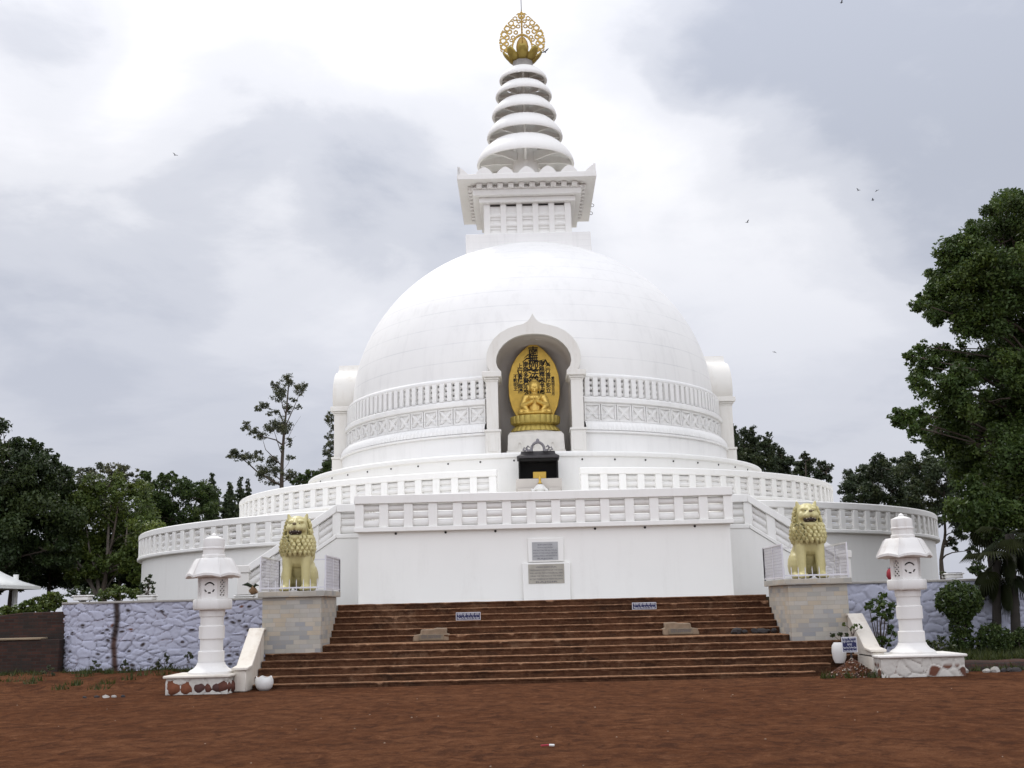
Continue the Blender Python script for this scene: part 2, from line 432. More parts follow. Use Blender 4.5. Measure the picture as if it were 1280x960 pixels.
# ------------------------------------------------------------------ ground
def build_ground():
    mb = MB(); mb.add([(-1500,-300,0),(1500,-300,0),(1500,1500,0),(-1500,1500,0)], [(0,1,2,3)])
    tag(mb.build('ground', M['earth'], smooth=False), kind='structure')
    # earth banks up towards the walls on both sides of the steps
    for x0, x1, m in ((-30, -8.0, 'turf'), (8.3, 40, 'turf')):
        nx, ny = 50, 26; vs = []; fs = []
        for j in range(ny+1):
            for i in range(nx+1):
                x = x0 + (x1-x0)*i/nx; y = -25.0 + 5.2*j/ny
                t = max(0, min(1, (y+24.6)/3.6)); t = t*t*(3-2*t)
                e = min(1, (x1-x if x0 < 0 else x-x0)/1.0)
                z = -.03 + .30*t*max(.15, e) + .05*(noise.noise(Vector((x*.9, y*.9, 1)))+noise.noise(Vector((x*3, y*3, 4)))*.5)*min(1, t*3+.1)
                vs.append((x, y, z))
        for j in range(ny):
            for i in range(nx):
                a = j*(nx+1)+i; fs.append((a, a+1, a+nx+2, a+nx+1))
        mb = MB(); mb.add(vs, fs)
        o = mb.build('earth_bank', M['earth'] if x0 < 0 else M['turf'], sharp=180); tag(o, kind='structure')
    # raised ground inside the retaining wall
    poly = [(-11.6,-20.2),(11.6,-20.2),(40,-18.8),(46,10),(30,60),(-30,60),(-46,10),(-40,-18.8),(-14,-18.2)]
    mb = MB(); mb.prism_z(poly, -.5, 1.70)
    tag(mb.build('raised_ground', M['turf'], smooth=False), kind='structure')
    mb = MB(); mb.box(-5.3, 5.4, -20.95, -15.9, 1.2, 1.742)
    tag(mb.build('walkway', M['concrete'], smooth=False), kind='structure')
build_ground()

# ------------------------------------------------------------------ the stupa
stupa = thing('stupa', 'great white domed stupa with a ringed spire, behind the brown steps', 'stupa', (0,0,0))
W, WR = M['white'], M['white_rail']

def ring_box(mb, r0, r1, z0, z1, n, a0=0, a1=2*PI, c=.02):
    mb.revolve([(r0,z0),(r1-c,z0),(r1,z0+c),(r1,z1-c),(r1-c,z1),(r0,z1)], n, a0, a1, loop=True)
def ring_bar(mb, rc, z, r, n, a0, a1, k=8):
    mb.revolve([(rc+r*math.cos(2*PI*i/k), z+r*math.sin(2*PI*i/k)) for i in range(k)], n, a0, a1, loop=True)
POST = MB().box(-.122,.122,-.105,.105,.124,.747).mesh(bevel=.012)
def curved_railing(name, rc, zb, spans, n_full, post_az):
    mb = MB()
    for a0, a1 in spans:
        n = max(8, int(n_full*(a1-a0)/(2*PI)))
        ring_box(mb, rc-.16, rc+.15, zb, zb+.125, n, a0, a1, .025)
        ring_box(mb, rc-.16, rc+.12, zb+.745, zb+.975, n, a0, a1, .03)
    o = mb.build(name, WR, stupa)
    for a0, a1 in spans:
        n = max(8, int(n_full*(a1-a0)/(2*PI)))
        for k in range(3):
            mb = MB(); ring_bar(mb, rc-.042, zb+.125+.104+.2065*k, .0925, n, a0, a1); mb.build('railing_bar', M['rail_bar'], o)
    for a in post_az:
        p = link('railing_post', POST, WR, o, (rc*math.sin(a), -rc*math.cos(a), zb), (0,0,a))
    return o
def straight_railing(name, p0, p1, z0, z1, nb, first=True, last=True, ends=0.0, bar_y=.042):
    """railing from p0 to p1 (x, y); base height runs from z0 to z1"""
    p0, p1 = Vector(p0), Vector(p1); d = p1-p0; L = d.length
    a = math.atan2(d.y, d.x); sl = (z1-z0)/L
    if math.cos(a) < -.5: bar_y = -bar_y
    S = Matrix.Identity(4); S[2][0] = sl
    T = Matrix.Translation((p0.x, p0.y, z0)) @ Matrix.Rotation(a, 4, 'Z') @ S
    mb = MB()
    def rail(zc0, zc1, dep, M_): mb.box(-ends, L+ends, -dep, dep, zc0, zc1, M_)
    rail(0, .125, .16, T); rail(.745, .975, .15, T)
    if nb == 1: mb.box(L-.11,L+.11,-.10,.10,.05,.80, T)
    o = mb.build(name, WR, stupa, bevel=.015)
    for k in range(3):
        z = .125+.104+.2065*k
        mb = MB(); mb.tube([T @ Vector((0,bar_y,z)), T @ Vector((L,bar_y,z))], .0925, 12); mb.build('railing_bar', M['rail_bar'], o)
    for i in range(nb+1):
        if (i == 0 and not first) or (i == nb and not last): continue
        x = L*i/nb
        zc = z0 + sl*x
        c = Vector((p0.x+math.cos(a)*x, p0.y+math.sin(a)*x, zc))
        link('railing_post', POST if abs(sl) < .01 else POST_S[sl > 0], WR, o, c, (0,0,a))
    return o
def sheared_post(s):
    m = MB().box(-.122,.122,-.105,.105,.124,.747)
    m.v = [(x, y, z+s*x) for x, y, z in m.v]
    return m.mesh(bevel=.012)
POST_S = {False: sheared_post(-.66), True: sheared_post(.66)}

# lower terrace drum, terrace floors
mb = MB(); mb.revolve([(16.12,1.5),(16.12,3.66),(15.9,3.74),(12.2,3.76)], 256)
mb.build('lower_terrace', W, stupa)
mb = MB(); mb.revolve([(12.30,3.6),(12.30,5.06),(12.1,5.14),(9.4,5.16)], 220)
mb.build('upper_terrace', W, stupa)
d2 = 2.335*PI/180
azs = [s*(R(17.6)+d2*i) for s in (-1, 1) for i in range(40)]
curved_railing('terrace_railing', 16.15, 3.63, [(R(17.0), R(150)), (-R(150), -R(17.0))], 300, azs)
d3 = R(2.95)
g0 = math.asin(1.50/12.35)
azs = [s*(g0+d3*i) for s in (-1, 1) for i in range(34)]
curved_railing('gallery_railing', 12.33, 5.045, [(g0-.011, R(160)), (-R(160), -g0+.011)], 260, azs)

# dome plinth (smooth drum with rounded lip)
mb = MB()
lip = [(9.60,5.0),(9.60,6.72),(9.66,6.76)] + [(9.60+.07*math.cos(t), 6.86+.07*math.sin(t)) for t in (0, R(30), R(60), R(90))] + [(8.0,6.96)]
mb.revolve(lip, 220); drum = mb.build('dome_plinth', W, stupa)
HOLE = MB().tube([(0,-.02,0),(0,.05,0)], .032, 8).mesh()
for i in range(-9, 10):
    a = R(7.2*i + 2.4)
    if abs(a) < R(85): link('drain_hole', HOLE, M['hole'], drum, (9.60*math.sin(a), -9.60*math.cos(a), 6.64), (0,0,a))

# entrance platform
mb = MB(); mb.box(-4.93, 4.93, -19.17, -15.2, 1.4, 3.66); mb.box(-4.8, 4.8, -19.0, -15.0, 3.66, 3.758)
plat = mb.build('entrance_platform', W, stupa)
for i in range(7):
    if i == 3: continue
    x = -4.96 + .6613*(1.55+2*i)
    mbh = HOLE; link('drain_hole', mbh, M['hole'], plat, (x, -19.17, 3.585))
for i in range(-7, 8):       # rain streak joints are left to the paint
    pass
straight_railing('platform_railing', (-4.90,-19.16), (4.90,-19.16), 3.63, 3.63, 15, ends=.13)
straight_railing('platform_railing', (-4.86,-18.86), (-4.86,-17.0), 3.63, 3.63, 3, first=False)
straight_railing('platform_railing', (4.86,-18.86), (4.86,-17.0), 3.63, 3.63, 3, first=False)
# side stairs
for s in (-1, 1):
    poly = [(-4.9,1.5),(-4.9,3.64),(-5.85,3.64),(-8.55,1.86),(-8.55,1.5)]
    poly = [(x*-s, z) for x, z in poly]
    if s < 0: poly = poly[::-1]
    mb = MB(); mb.prism_y(poly if s > 0 else poly, -16.93, -16.68)
    st = [(4.9,1.5),(4.9,3.70),(5.85,3.70)]
    n = 12
    for k in range(n):
        st += [(5.85+.23*k, 3.70-.165*(k+1)), (5.85+.23*(k+1), 3.70-.165*(k+1))]
    st += [(8.61,1.5)]
    st = [(x*s, z) for x, z in st]
    mb.prism_y(st, -16.66, -14.3)
    mb.build('side_stair', W, stupa)
    straight_railing('stair_railing', (s*5.02,-16.8), (s*5.88,-16.8), 3.63, 3.63, 1, first=False)
    sr = straight_railing('stair_railing', (s*5.88,-16.802), (s*8.40,-16.802), 3.63, 3.63-.66*2.52, 4, first=False, last=False)
    mb = MB(); mb.box(-.16,.16,-.14,.14,-.3,.76); mb.box(-.2,.2,-.17,.17,.76,.97)
    mb.build('end_post', M['white_worn'], sr, bevel=.015, loc=(s*8.52,-16.80,3.63-.66*2.52))

# drum of the dome
NA = 13.0
def gaps(full=False):
    g = R(NA); q = PI/2
    return [(k*q+g-(PI), (k+1)*q-g-(PI)) for k in range(4)]
for a0, a1 in gaps():
    mb = MB(); mb.revolve([(8.28,6.9),(8.28,7.78),(8.36,7.80),(8.36,7.87),(8.30,7.88)], 60, a0-.01, a1+.01)
    mb.build('drum_base', M['dome'], stupa)
# fluted lotus moulding
NP = 300
prof = [(8.24,7.875),(8.335,7.90),(8.33,8.02),(8.27,8.14),(8.18,8.23),(8.06,8.262)]
def flute(r, z, a, j):
    u = abs(math.sin(a*NP/2))
    k = (0, 1, 1, .85, .4, 0)[j]
    return r - .055*k*(1-u**.6), z
for a0, a1 in gaps():
    mb = MB(); mb.revolve(prof, int(NP*4*(a1-a0)/(2*PI)), a0, a1, mod=flute)
    mb.build('lotus_moulding', M['dome'], stupa, sharp=25)
BANDS = []
for a0, a1 in gaps():
    n = 60; mb = MB()
    mb.revolve([(8.02,8.24),(8.02,8.95)], n, a0, a1)
    ring_box(mb, 7.8, 8.09, 8.895, 8.945, n, a0, a1, .01)
    ring_box(mb, 7.8, 8.09, 8.262, 8.30, n, a0, a1, .01)
    ring_box(mb, 7.7, 8.17, 8.947, 9.15, n, a0, a1, .03)
    ring_box(mb, 7.7, 8.05, 9.152, 9.215, n, a0, a1, .02)
    mb.revolve([(7.80,9.2),(7.80,9.95)], n, a0, a1)
    for k in range(3): ring_bar(mb, 7.90, 9.315+.205*k, .073, n, a0, a1)
    ring_bar(mb, 7.95, 9.965, .115, n, a0, a1, 12)
    BANDS.append(mb.build('dome_railing', M['dome'], stupa))
BP = MB().box(-.095,.095,-.12,.06,0,.70).mesh(bevel=.008)
PANEL = MB()
PANEL.box(-.30,-.25,-.045,.03,0,.60); PANEL.box(.25,.30,-.045,.03,0,.60)
PANEL.box(-.249,.249,-.036,.03,0,.045); PANEL.box(-.249,.249,-.036,.03,.555,.60)
def xarm(w): 
    o = []; L = .248; q = [(L-w,L),(0,w),(-(L-w),L),(-L,L-w),(-w,0),(-L,-(L-w)),(-(L-w),-L),(0,-w),(L-w,-L),(L,-(L-w)),(w,0),(L,L-w)]
    return [(x, .30+z) for x, z in q][::-1]
PANEL.prism_y(xarm(.085), -.018, .028); PANEL.prism_y(xarm(.035), -.032, -.0182)
PANEL = PANEL.mesh(bevel=.004)
for band, (a0, a1) in zip(BANDS, gaps()):
    mid = (a0+a1)/2
    if math.cos(mid) < -.1: continue
    n = 28
    for i in range(n):
        a = a0 + (a1-a0)*(i+.5)/n
        link('railing_post', BP, M['dome'], band, (7.96*math.sin(a), -7.96*math.cos(a), 9.20), (0,0,a))
    n = 14
    for i in range(n):
        a = a0 + (a1-a0)*(i+.5)/n
        link('cross_panel', PANEL, M['dome'], band, (8.048*math.sin(a), -8.048*math.cos(a), 8.298), (0,0,a))

# niche outlines (x, z); half sets, left side bottom to top
OUT = [(1.60,10.08),(1.69,10.25),(1.745,10.5),(1.72,10.78),(1.62,11.05),(1.44,11.32),(1.20,11.54),(.90,11.70),(.60,11.79),(.36,11.84),(.20,11.93),(.09,12.06),(0,12.24)]
INN = [(1.22,10.08),(1.33,10.22),(1.385,10.42),(1.36,10.65),(1.26,10.88),(1.10,11.08),(.90,11.24),(.66,11.36),(.42,11.43),(.2,11.455),(.11,11.46),(.05,11.463),(0,11.465)]
def full(h): return [(-x, z) for x, z in h] + [(x, z) for x, z in h[::-1][1:]]
OUTF, INNF = full(OUT), full(INN)

# dome shell with openings where the niches stand
mb = MB(); nz, na = 110, 480
A_, B_, Z0 = 7.83, 7.30, 10.0
for j in range(nz+1):
    t = R(0) + R(88.5)*j/nz
    for i in range(na):
        a = 2*PI*i/na
        mb.v.append((A_*math.cos(t)*math.sin(a), -A_*math.cos(t)*math.cos(a), Z0+B_*math.sin(t)))
def inside(x, z):
    if z > 11.6: return False
    w = 1.30 if z < 10.1 else np.interp(z, [p[1] for p in INN], [p[0] for p in INN])
    return abs(x) < w+.13 and z < 11.55
for j in range(nz):
    for i in range(na):
        q = (j*na+i, j*na+(i+1)%na, (j+1)*na+(i+1)%na, (j+1)*na+i)
        c = [sum(mb.v[k][d] for k in q)/4 for d in range(3)]
        hole = (c[1] < 0 and inside(c[0], c[2])) or (abs(c[0]) > 5 and inside(c[1], c[2]))
        if not hole: mb.f.append(q)
mb.build('dome', M['dome'], stupa, sharp=180)

def build_niche(rz):
    T = Matrix.Rotation(rz, 4, 'Z')
    mb = MB()
    n = len(OUTF)
    yf, yb = -8.5, -6.75
    vs = []
    for y in (yf, yb):
        vs += [(x, y, z) for x, z in OUTF] + [(x, y, z) for x, z in INNF]
    m = 2*n; fs = []
    for i in range(n-1):
        fs.append((i, i+1, n+i+1, n+i))                 # front face
        fs.append((i, i+m, i+1+m, i+1))                 # outer barrel
        fs.append((n+i, n+i+1, n+i+1+m, n+i+m))         # intrados
        fs.append((m+i, m+n+i, m+n+i+1, m+i+1))
    fs += [(0, n, n+m, m), (n-1, n-1+m, 2*n-1+m, 2*n-1)]
    mb.add(vs, fs, T)
    ar = mb.build('niche_arch', M['niche'], stupa, sharp=30)
    for s in (-1, 1):
        def bx(m_, x0, x1, y0, y1, z0, z1):
            a, b = sorted((s*x0, s*x1)); m_.box(a, b, y0, y1, z0, z1, T)
        m_ = MB()
        bx(m_, 1.335, 1.775, -8.43, -7.2, 7.93, 9.76); bx(m_, 1.28, 1.83, -8.50, -7.2, 6.93, 7.84)
        bx(m_, 1.25, 1.87, -8.53, -7.2, 7.842, 7.932)
        bx(m_, 1.36, 1.74, -8.515, -8.4, 7.12, 7.70)
        m_.build('niche_pillar', M['niche'], ar, bevel=.015)
        m_ = MB()
        bx(m_, 1.31, 1.80, -8.46, -7.2, 9.72, 9.79); bx(m_, 1.27, 1.84, -8.50, -7.2, 9.792, 9.87); bx(m_, 1.20, 1.91, -8.57, -7.1, 9.872, 10.08)
        m_.build('niche_capital', M['niche'], ar, bevel=.02)
    # inner wall: apse behind the arch
    m_ = MB(); rings = []
    pro = [(-1.322,7.0),(-1.322,9.9)] + [(x*.992, z-.012) for x, z in INNF] + [(1.322,9.9),(1.322,7.0)]
    for y, k in ((-8.30, 1.0), (-7.2, 1.0), (-6.7, .97), (-6.4, .85), (-6.3, .6)):
        rings.append([(x*k, y, 7.0+(z-7.0)*(k if z > 8 else 1)) for x, z in pro])
    m_.loft(rings, closed=False, cap0=False, cap1=True, M=T)
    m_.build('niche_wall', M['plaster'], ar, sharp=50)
    m_ = MB(); m_.box(-1.33,1.33,-8.4,-6.2,6.9,7.06, T); m_.build('niche_floor', M['niche'], ar)
for rz in (0, -PI/2, PI/2): build_niche(rz)

# harmika
hm = MB(); hm.box(-2.68,2.68,-2.68,2.68,16.0,17.27)
base = hm.build('harmika_base', M['dome'], stupa, bevel=.02)
mb = MB(); h = 1.80
mb.box(-h,h,-h,h,17.272,18.95)
for s in range(4):
    T = Matrix.Rotation(s*PI/2, 4, 'Z')
    for k in range(3):
        z = 17.50 + .43*k
        mb.tube([T @ Vector((-1.8,-1.80,z)), T @ Vector((1.8,-1.80,z))], .20 if False else .11, 10)
        mb.box(-1.8,1.8,-1.835,-1.7,z-.19,z+.17, T)
hb = mb.build('harmika', M['white_rail'], stupa)
PIL = MB().box(-.125,.125,-.09,.1,0,1.62).mesh(bevel=.01)
SLOT = MB().box(-.21,.21,-.012,.02,0,.055).mesh()
for s in range(4):
    T = Matrix.Rotation(s*PI/2, 4, 'Z')
    for i in range(6):
        p = T @ Vector((-1.755+.702*i, -1.82, 17.272)); link('pilaster', PIL, WR, hb, p, (0,0,s*PI/2))
    for i in range(5):
        p = T @ Vector((-1.404+.702*i, -1.842, 18.80)); link('slot', SLOT, M['hole'], hb, p, (0,0,s*PI/2))
mb = MB()
mb.box(-2.10,2.10,-2.10,2.10,18.892,19.13); mb.box(-2.36,2.36,-2.36,2.36,19.132,19.40)
mb.box(-2.42,2.42,-2.42,2.42,19.402,19.47)
mb.box(-2.44,2.44,-2.44,2.44,19.60,19.636)
mb.box(-2.3,2.3,-2.3,2.3,19.46,19.605)
mb.box(-2.994,2.994,-2.994,2.994,19.632,19.88)
cor = mb.build('cornice', WR, stupa, bevel=.018)
DENT = MB().box(-.12,.12,-.17,.10,-.03,.16).mesh(bevel=.01)
MER = MB(); poly = []
for k in range(13):
    t = -1+2*k/12; poly.append((t*.37, .31*max(0, 1-abs(t)**1.6)**.85))
MER.prism_y([(-.37,-.01)]+poly[1:-1]+[(.37,-.01)], -.05, .05); MER = MER.mesh()
CORN = MB(); CORN.prism_y([(0,0),(.46,0),(.34,.12),(.2,.24),(.06,.33),(0,.35)], -.05, .05); CORN = CORN.mesh()
for s in range(4):
    T = Matrix.Rotation(s*PI/2, 4, 'Z')
    for i in range(10): link('dentil', DENT, WR, cor, T @ Vector((-2.07+.46*i, -2.40, 19.455)), (0,0,s*PI/2))
    for i in range(5): link('merlon', MER, WR, cor, T @ Vector((-1.83+.915*i, -2.92, 19.872)), (0,0,s*PI/2))
    link('corner_merlon', CORN, WR, cor, T @ Vector((-2.97,-2.92,19.872)), (0,0,s*PI/2))
    link('corner_merlon', CORN, WR, cor, T @ Vector((2.97,-2.918,19.872)), (0,0,s*PI/2+PI))
# spire
mb = MB(); mb.revolve([(1.0,19.8),(1.0,20.1),(.62,20.3),(.58,21.6),(.50,22.8),(.44,24.0),(.40,25.2),(.38,26.2)], 24)
mb.revolve([(1.9,19.88),(1.9,20.02),(0.5,20.02)], 32)
mb.build('spire_shaft', WR, stupa)
for Rr, zr, Rt, zt in ((2.225,21.33,1.55,22.34),(1.746,22.64,1.25,23.43),(1.495,23.70,1.06,24.40),(1.308,24.66,.93,25.24),(1.114,25.47,.74,26.0)):
    H = zt-zr; mb = MB(); pr = []
    for k in range(9):
        t = k/8
        pr.append((Rt+(Rr-Rt)*(1-t**1.55), zr+.05+(H-.05)*t**.92))
    inner = [(r-.09, z-.04) for r, z in pr]
    inner[0] = (Rr-.12, zr+.02)
    mb.revolve([(Rr-.015, zr)]+pr+[(Rt-.08, zt-.03)]+inner[::-1], 72, loop=True)
    rg = mb.build('spire_ring', WR, stupa, sharp=50)
    sp = MB(); L = Rr-.16; r0 = .30
    sp.prism_y([(r0,zr+.10*H),(L*.72,zr+.12*H),(L,zr+.04),(L-.02,zr+.26*H),(L*.72,zr+.42*H),(r0,zr+.60*H)], -.05, .05)
    sp = sp.mesh(bevel=.01)
    for k in range(8): link('spoke', sp, WR, rg, rot=(0,0,PI/2*0+k*PI/4+PI/8*0))
mb = MB(); mb.revolve([(.76,25.98),(.52,26.10),(.46,26.30),(.46,26.50),(.1,26.52)], 32)
mb.build('spire_collar', M['concrete'], stupa)
# gilded finial: lotus petals, jewel, openwork flame
lotus = MB(); lotus.revolve([(.30,26.45),(.40,26.52),(.50,26.80),(.1,26.82)], 24)
lotus = lotus.build('finial_lotus', M['gold_dull'], stupa)
mb = MB(); g = []
for j in range(7):
    v = j/6; row = []
    for i in range(7):
        u = -1+2*i/6
        wd = .235*math.sin(PI*(.20+.72*v))**.8
        row.append((u*wd, -(.40+.50*v**.8) - .06*(1-u*u)*math.sin(PI*v), 26.42+.52*v+.04*u*u))
    g.append(row)
vs = [p for r in g for p in r]; fs = []
for j in range(6):
    for i in range(6): fs.append((j*7+i, j*7+i+1, (j+1)*7+i+1, (j+1)*7+i))
mb.add(vs, fs); pm = mb.mesh(sharp=180)
for k in range(8):
    p = link('lotus_petal', pm, M['gold_dull'], lotus, rot=(0,0,k*PI/4))
    s_ = p.modifiers.new('s', 'SOLIDIFY'); s_.thickness = .03
mb = MB()
mb.revolve([(.01,26.85),(.2,26.88),(.28,27.05),(.295,27.22),(.25,27.46),(.14,27.66),(.01,27.78)], 24)
mb.build('finial_jewel', M['gold_finial'], stupa)
def flame_plate():
    """openwork flame cut on a fine grid: scroll rings, a mid rib and a rim round the jewel"""
    cs = .022; xs = int(2.2/cs); zs = int(2.4/cs)
    sc = []
    def half_w(z): return float(np.interp(z, [0,.35,.8,1.2,1.6,1.95,2.2,2.3], [.72,1.0,1.05,.98,.74,.42,.16,.0]))
    for z, r in ((.22,.16),(.52,.17),(.83,.175),(1.15,.17),(1.45,.16),(1.72,.145),(1.95,.12)):
        sc.append((half_w(z)-r*.95, z, r, r*.58))
    for z, f, r in ((.35,.68,.13),(.68,.72,.14),(1.0,.70,.14),(1.28,.62,.13),(1.52,.52,.12),(1.25,.30,.11),(1.0,.42,.10),(1.55,.22,.11),(1.80,.25,.10),(.55,.50,.09),(.85,.48,.09)):
        sc.append((half_w(z)*f, z, r, r*.50))
    solid = set()
    for i in range(xs):
        for j in range(zs):
            x = -1.1+cs*(i+.5); z = cs*(j+.5); ax = abs(x); ok = False
            if ax < half_w(z)+.03:
                for cx, cz, ro, ri in sc:
                    d = math.hypot(ax-cx, z-cz)
                    if ri < d < ro and not (d > ro*.8 and (int(math.atan2(z-cz, ax-cx)*9)%4 == 0)): ok = True; break
                if ax < .045 and z > .5: ok = True
                e = math.hypot(ax/.43, (z-.45)/.62)
                if .98 < e < 1.16 and z > .05: ok = True
                if e < .95: ok = False
                if half_w(z)-.03 < ax < half_w(z)+.03 and (z*7) % 1 < .55: ok = True
                if math.hypot(ax-.0, z-2.08) < .17 and math.hypot(ax-.055, z-2.08) > .045: ok = True
            if e < .95 if ax < half_w(z)+.03 else False: ok = False
            if ok: solid.add((i, j))
    mb = MB(); t = .022; idx = {}
    def vid(i, j, k):
        q = (i, j, k)
        if q not in idx:
            idx[q] = len(mb.v); mb.v.append((-1.1+cs*i, -t if k == 0 else t, cs*j))
        return idx[q]
    for i, j in solid:
        mb.f.append((vid(i,j,0), vid(i+1,j,0), vid(i+1,j+1,0), vid(i,j+1,0)))
        mb.f.append((vid(i,j,1), vid(i,j+1,1), vid(i+1,j+1,1), vid(i+1,j,1)))
        for di, dj, a, b in ((-1,0,(i,j+1),(i,j)), (1,0,(i+1,j),(i+1,j+1)), (0,-1,(i,j),(i+1,j)), (0,1,(i+1,j+1),(i,j+1))):
            if (i+di, j+dj) not in solid:
                mb.f.append((vid(*a,0), vid(*a,1), vid(*b,1), vid(*b,0)))
    return mb.mesh(smooth=False)
fp = flame_plate()
for k in range(2): link('finial_flame', fp, M['gold_finial'], stupa, (0,0,26.72), (0,0,k*PI/2))
mb = MB(); mb.tube([(0,0,28.7),(0,0,31.5)], .018, 6); mb.build('lightning_rod', M['iron'], stupa)
for k, z in enumerate((18.95, 19.35)):     # small iron rings on the cornice edge
    mb = MB(); mb.revolve([(.075+.012*math.cos(t), .012*math.sin(t)) for t in (0, 1.57, 3.14, 4.71)], 14, loop=True, M=Matrix.Translation((3.04,.9+1.1*k,19.70)) @ Matrix.Rotation(PI/2,4,'X'))
    mb.build('iron_ring', M['iron'], cor)

# ------------------------------------------------------------------ niche statue
ped = thing('statue_pedestal', 'pale stone pedestal with three carved leaf niches, under the golden lotus seat', 'pedestal', (.01,-7.55,7.06))
mb = MB(); mb.box(-1.08,1.08,-.73,.7,0,.10)
mb.loft([[(-1.05,-.70,.10),(1.05,-.70,.10),(1.05,.68,.10),(-1.05,.68,.10)], [(-1.02,-.68,.68),(1.02,-.68,.68),(1.02,.68,.68),(-1.02,.68,.68)], [(-.93,-.58,.80),(.93,-.58,.80),(.93,.6,.80),(-.93,.6,.80)]])
mb.build('block', M['stone_pale'], ped, bevel=.012)
for x in (-.6, 0, .6):
    mb = MB(); o = []
    for k in range(15):
        t = -1+2*k/14; o.append((t*.14, .20+.30*(1-abs(t)**2.2)**.7))
    i_ = [(x_*.55, .20+(z_-.20)*.62) for x_, z_ in o]
    n = len(o); vs = [(x+a, -.725, b) for a, b in o] + [(x+a, -.725, b) for a, b in i_] + [(x+a, -.68, b) for a, b in o] + [(x+a, -.68, b) for a, b in i_]
    fs = []
    for k in range(n-1): fs += [(k,k+1,n+k+1,n+k), (k,2*n+k,2*n+k+1,k+1), (n+k,n+k+1,3*n+k+1,3*n+k)]
    mb.add(vs, fs); mb.build('carved_leaf', M['stone_pale'], ped)
st = thing('seated_statue', 'golden seated statue on a lotus throne before a tall black-lettered gold panel', 'statue', (.01,-7.55,7.87))
mb = MB(); mb.revolve([(.80,-.01),(.80,.045),(.76,.07)], 64, M=Matrix.Diagonal((1.02,.72,1,1)))
mb.build('throne_neck', M['stone_pale'], st)
def lobed(n, amp):
    def f(r, z, a, j): return r*(1-amp*abs(math.cos(a*n/2))**6), z
    return f
sq = Matrix.Diagonal((1,.68,1,1))
mb = MB(); mb.revolve([(.70,.30),(.76,.27),(.86,.18),(.94,.07),(.93,.055),(.7,.06)], 240, mod=lobed(26,.05), M=sq)
mb.revolve([(.70,.29),(.82,.31),(.90,.36),(.925,.44),(.93,.60),(.90,.635),(.80,.645),(.02,.65)], 240, mod=lobed(26,.035), M=sq)
mb.build('lotus_throne', M['gold_dull'], st, sharp=30)
b = MB()
for s in (-1, 1):
    b.cap((s*.14,.10,.15),(s*.45,-.10,.13),.155,.13); b.cap((s*.47,-.10,.12),(-s*.06,-.30,.10),.115,.085)
    b.ell((-s*.30,-.31,.15),(.12,.07,.05))
    b.cap((s*.12,.12,.72),(s*.27,.10,.70),.13,.125); b.cap((s*.315,.09,.70),(s*.405,-.03,.40),.115,.11)
    b.cap((s*.40,-.04,.38),(s*.10,-.25,.50),.105,.062)
    b.cap((s*.36,-.06,.36),(s*.22,-.22,.16),.10,.055); b.ell((s*.24,-.20,.15),(.11,.06,.06))
    b.ell((s*.055,-.29,.55),(.036,.040,.065))
    for k in range(4): b.cap((s*.040,-.30-.004*k,.585+.0*k),(s*(.022+.006*k),-.325+.022*k,.70-.012*k),.017,.012,8)
    b.cap((s*.06,-.325,.56),(s*.022,-.345,.635),.018,.013,8)
    b.ell((s*.205,.04,1.04),(.030,.045,.11)); b.ell((s*.062,-.118,1.085),(.042,.02,.014)); b.cap((s*.10,-.085,1.135),(s*.025,-.125,1.13),.014,.012,8)
    b.ell((s*.08,-.07,1.02),(.06,.06,.07))
b.ell((0,-.08,.08),(.60,.36,.10)); b.cap((0,.12,.16),(0,.10,.62),.27,.25); b.ell((0,-.02,.66),(.24,.15,.14))
b.cap((0,.08,.78),(0,.06,.95),.12,.11); b.ell((0,.03,1.085),(.190,.180,.215)); b.ell((0,.07,1.16),(.208,.180,.165)); b.ell((0,.08,1.30),(.115,.11,.075))
b.cap((0,-.125,1.115),(0,-.150,1.045),.014,.026,8); b.ell((0,-.128,.975),(.05,.018,.011)); b.ell((0,-.124,.955),(.042,.018,.010)); b.ell((0,-.10,.91),(.055,.05,.035))
b.cap((-.22,-.12,.74),(.18,-.14,.50),.02,.02,8); b.cap((.26,-.02,.80),(.10,-.16,.55),.02,.018,8)
bd = sculpt(b, .0135, 2); bd.transform(Matrix.Diagonal((1.10,1.05,1.04,1))); link('body', bd, M['gold'], st, (0,-.04,.645))
# halo panel with brush lettering
mb = MB(); o = []
hw = [(0,.62),(.15,.72),(.5,.88),(.9,.965),(1.3,.98),(1.7,.95),(2.1,.83),(2.4,.66),(2.65,.44),(2.82,.24),(2.92,.10),(2.97,0)]
zz = np.linspace(0, 2.97, 40)
def hwz(z): return float(np.interp(z, [p[0] for p in hw], [p[1] for p in hw]))
o = [(hwz(z), z) for z in zz] + [(-hwz(z), z) for z in zz[::-1][1:]]
mb.prism_y(o, -.04, .05)
halo = mb.build('halo_panel', M['gold_plate'], st, bevel=.02, loc=(0,.62,.63))
mb = MB()
for i in range(25):
    for j in range(16):
        x = -.84+.07*i; z = .12+.068*j
        if abs(x) < hwz(z)-.08: mb.box(x-.028,x+.028,-.05,-.036,z-.026,z+.026)
mb.build('engraved_grid', M['gold_plate'], halo)
def column(chars, x, z, size, step, sx=1.0):
    ms = []
    for k, c in enumerate(chars):
        ms.append(text_mesh(c, size, Matrix.Translation((x, -.052, z-k*step)) @ FRONT @ Matrix.Diagonal((sx,1,1,1)), .004, bold=size*.022))
    return ms
ms = column('南無妙法蓮華經', 0, 2.60, .40, .29, 1.0)
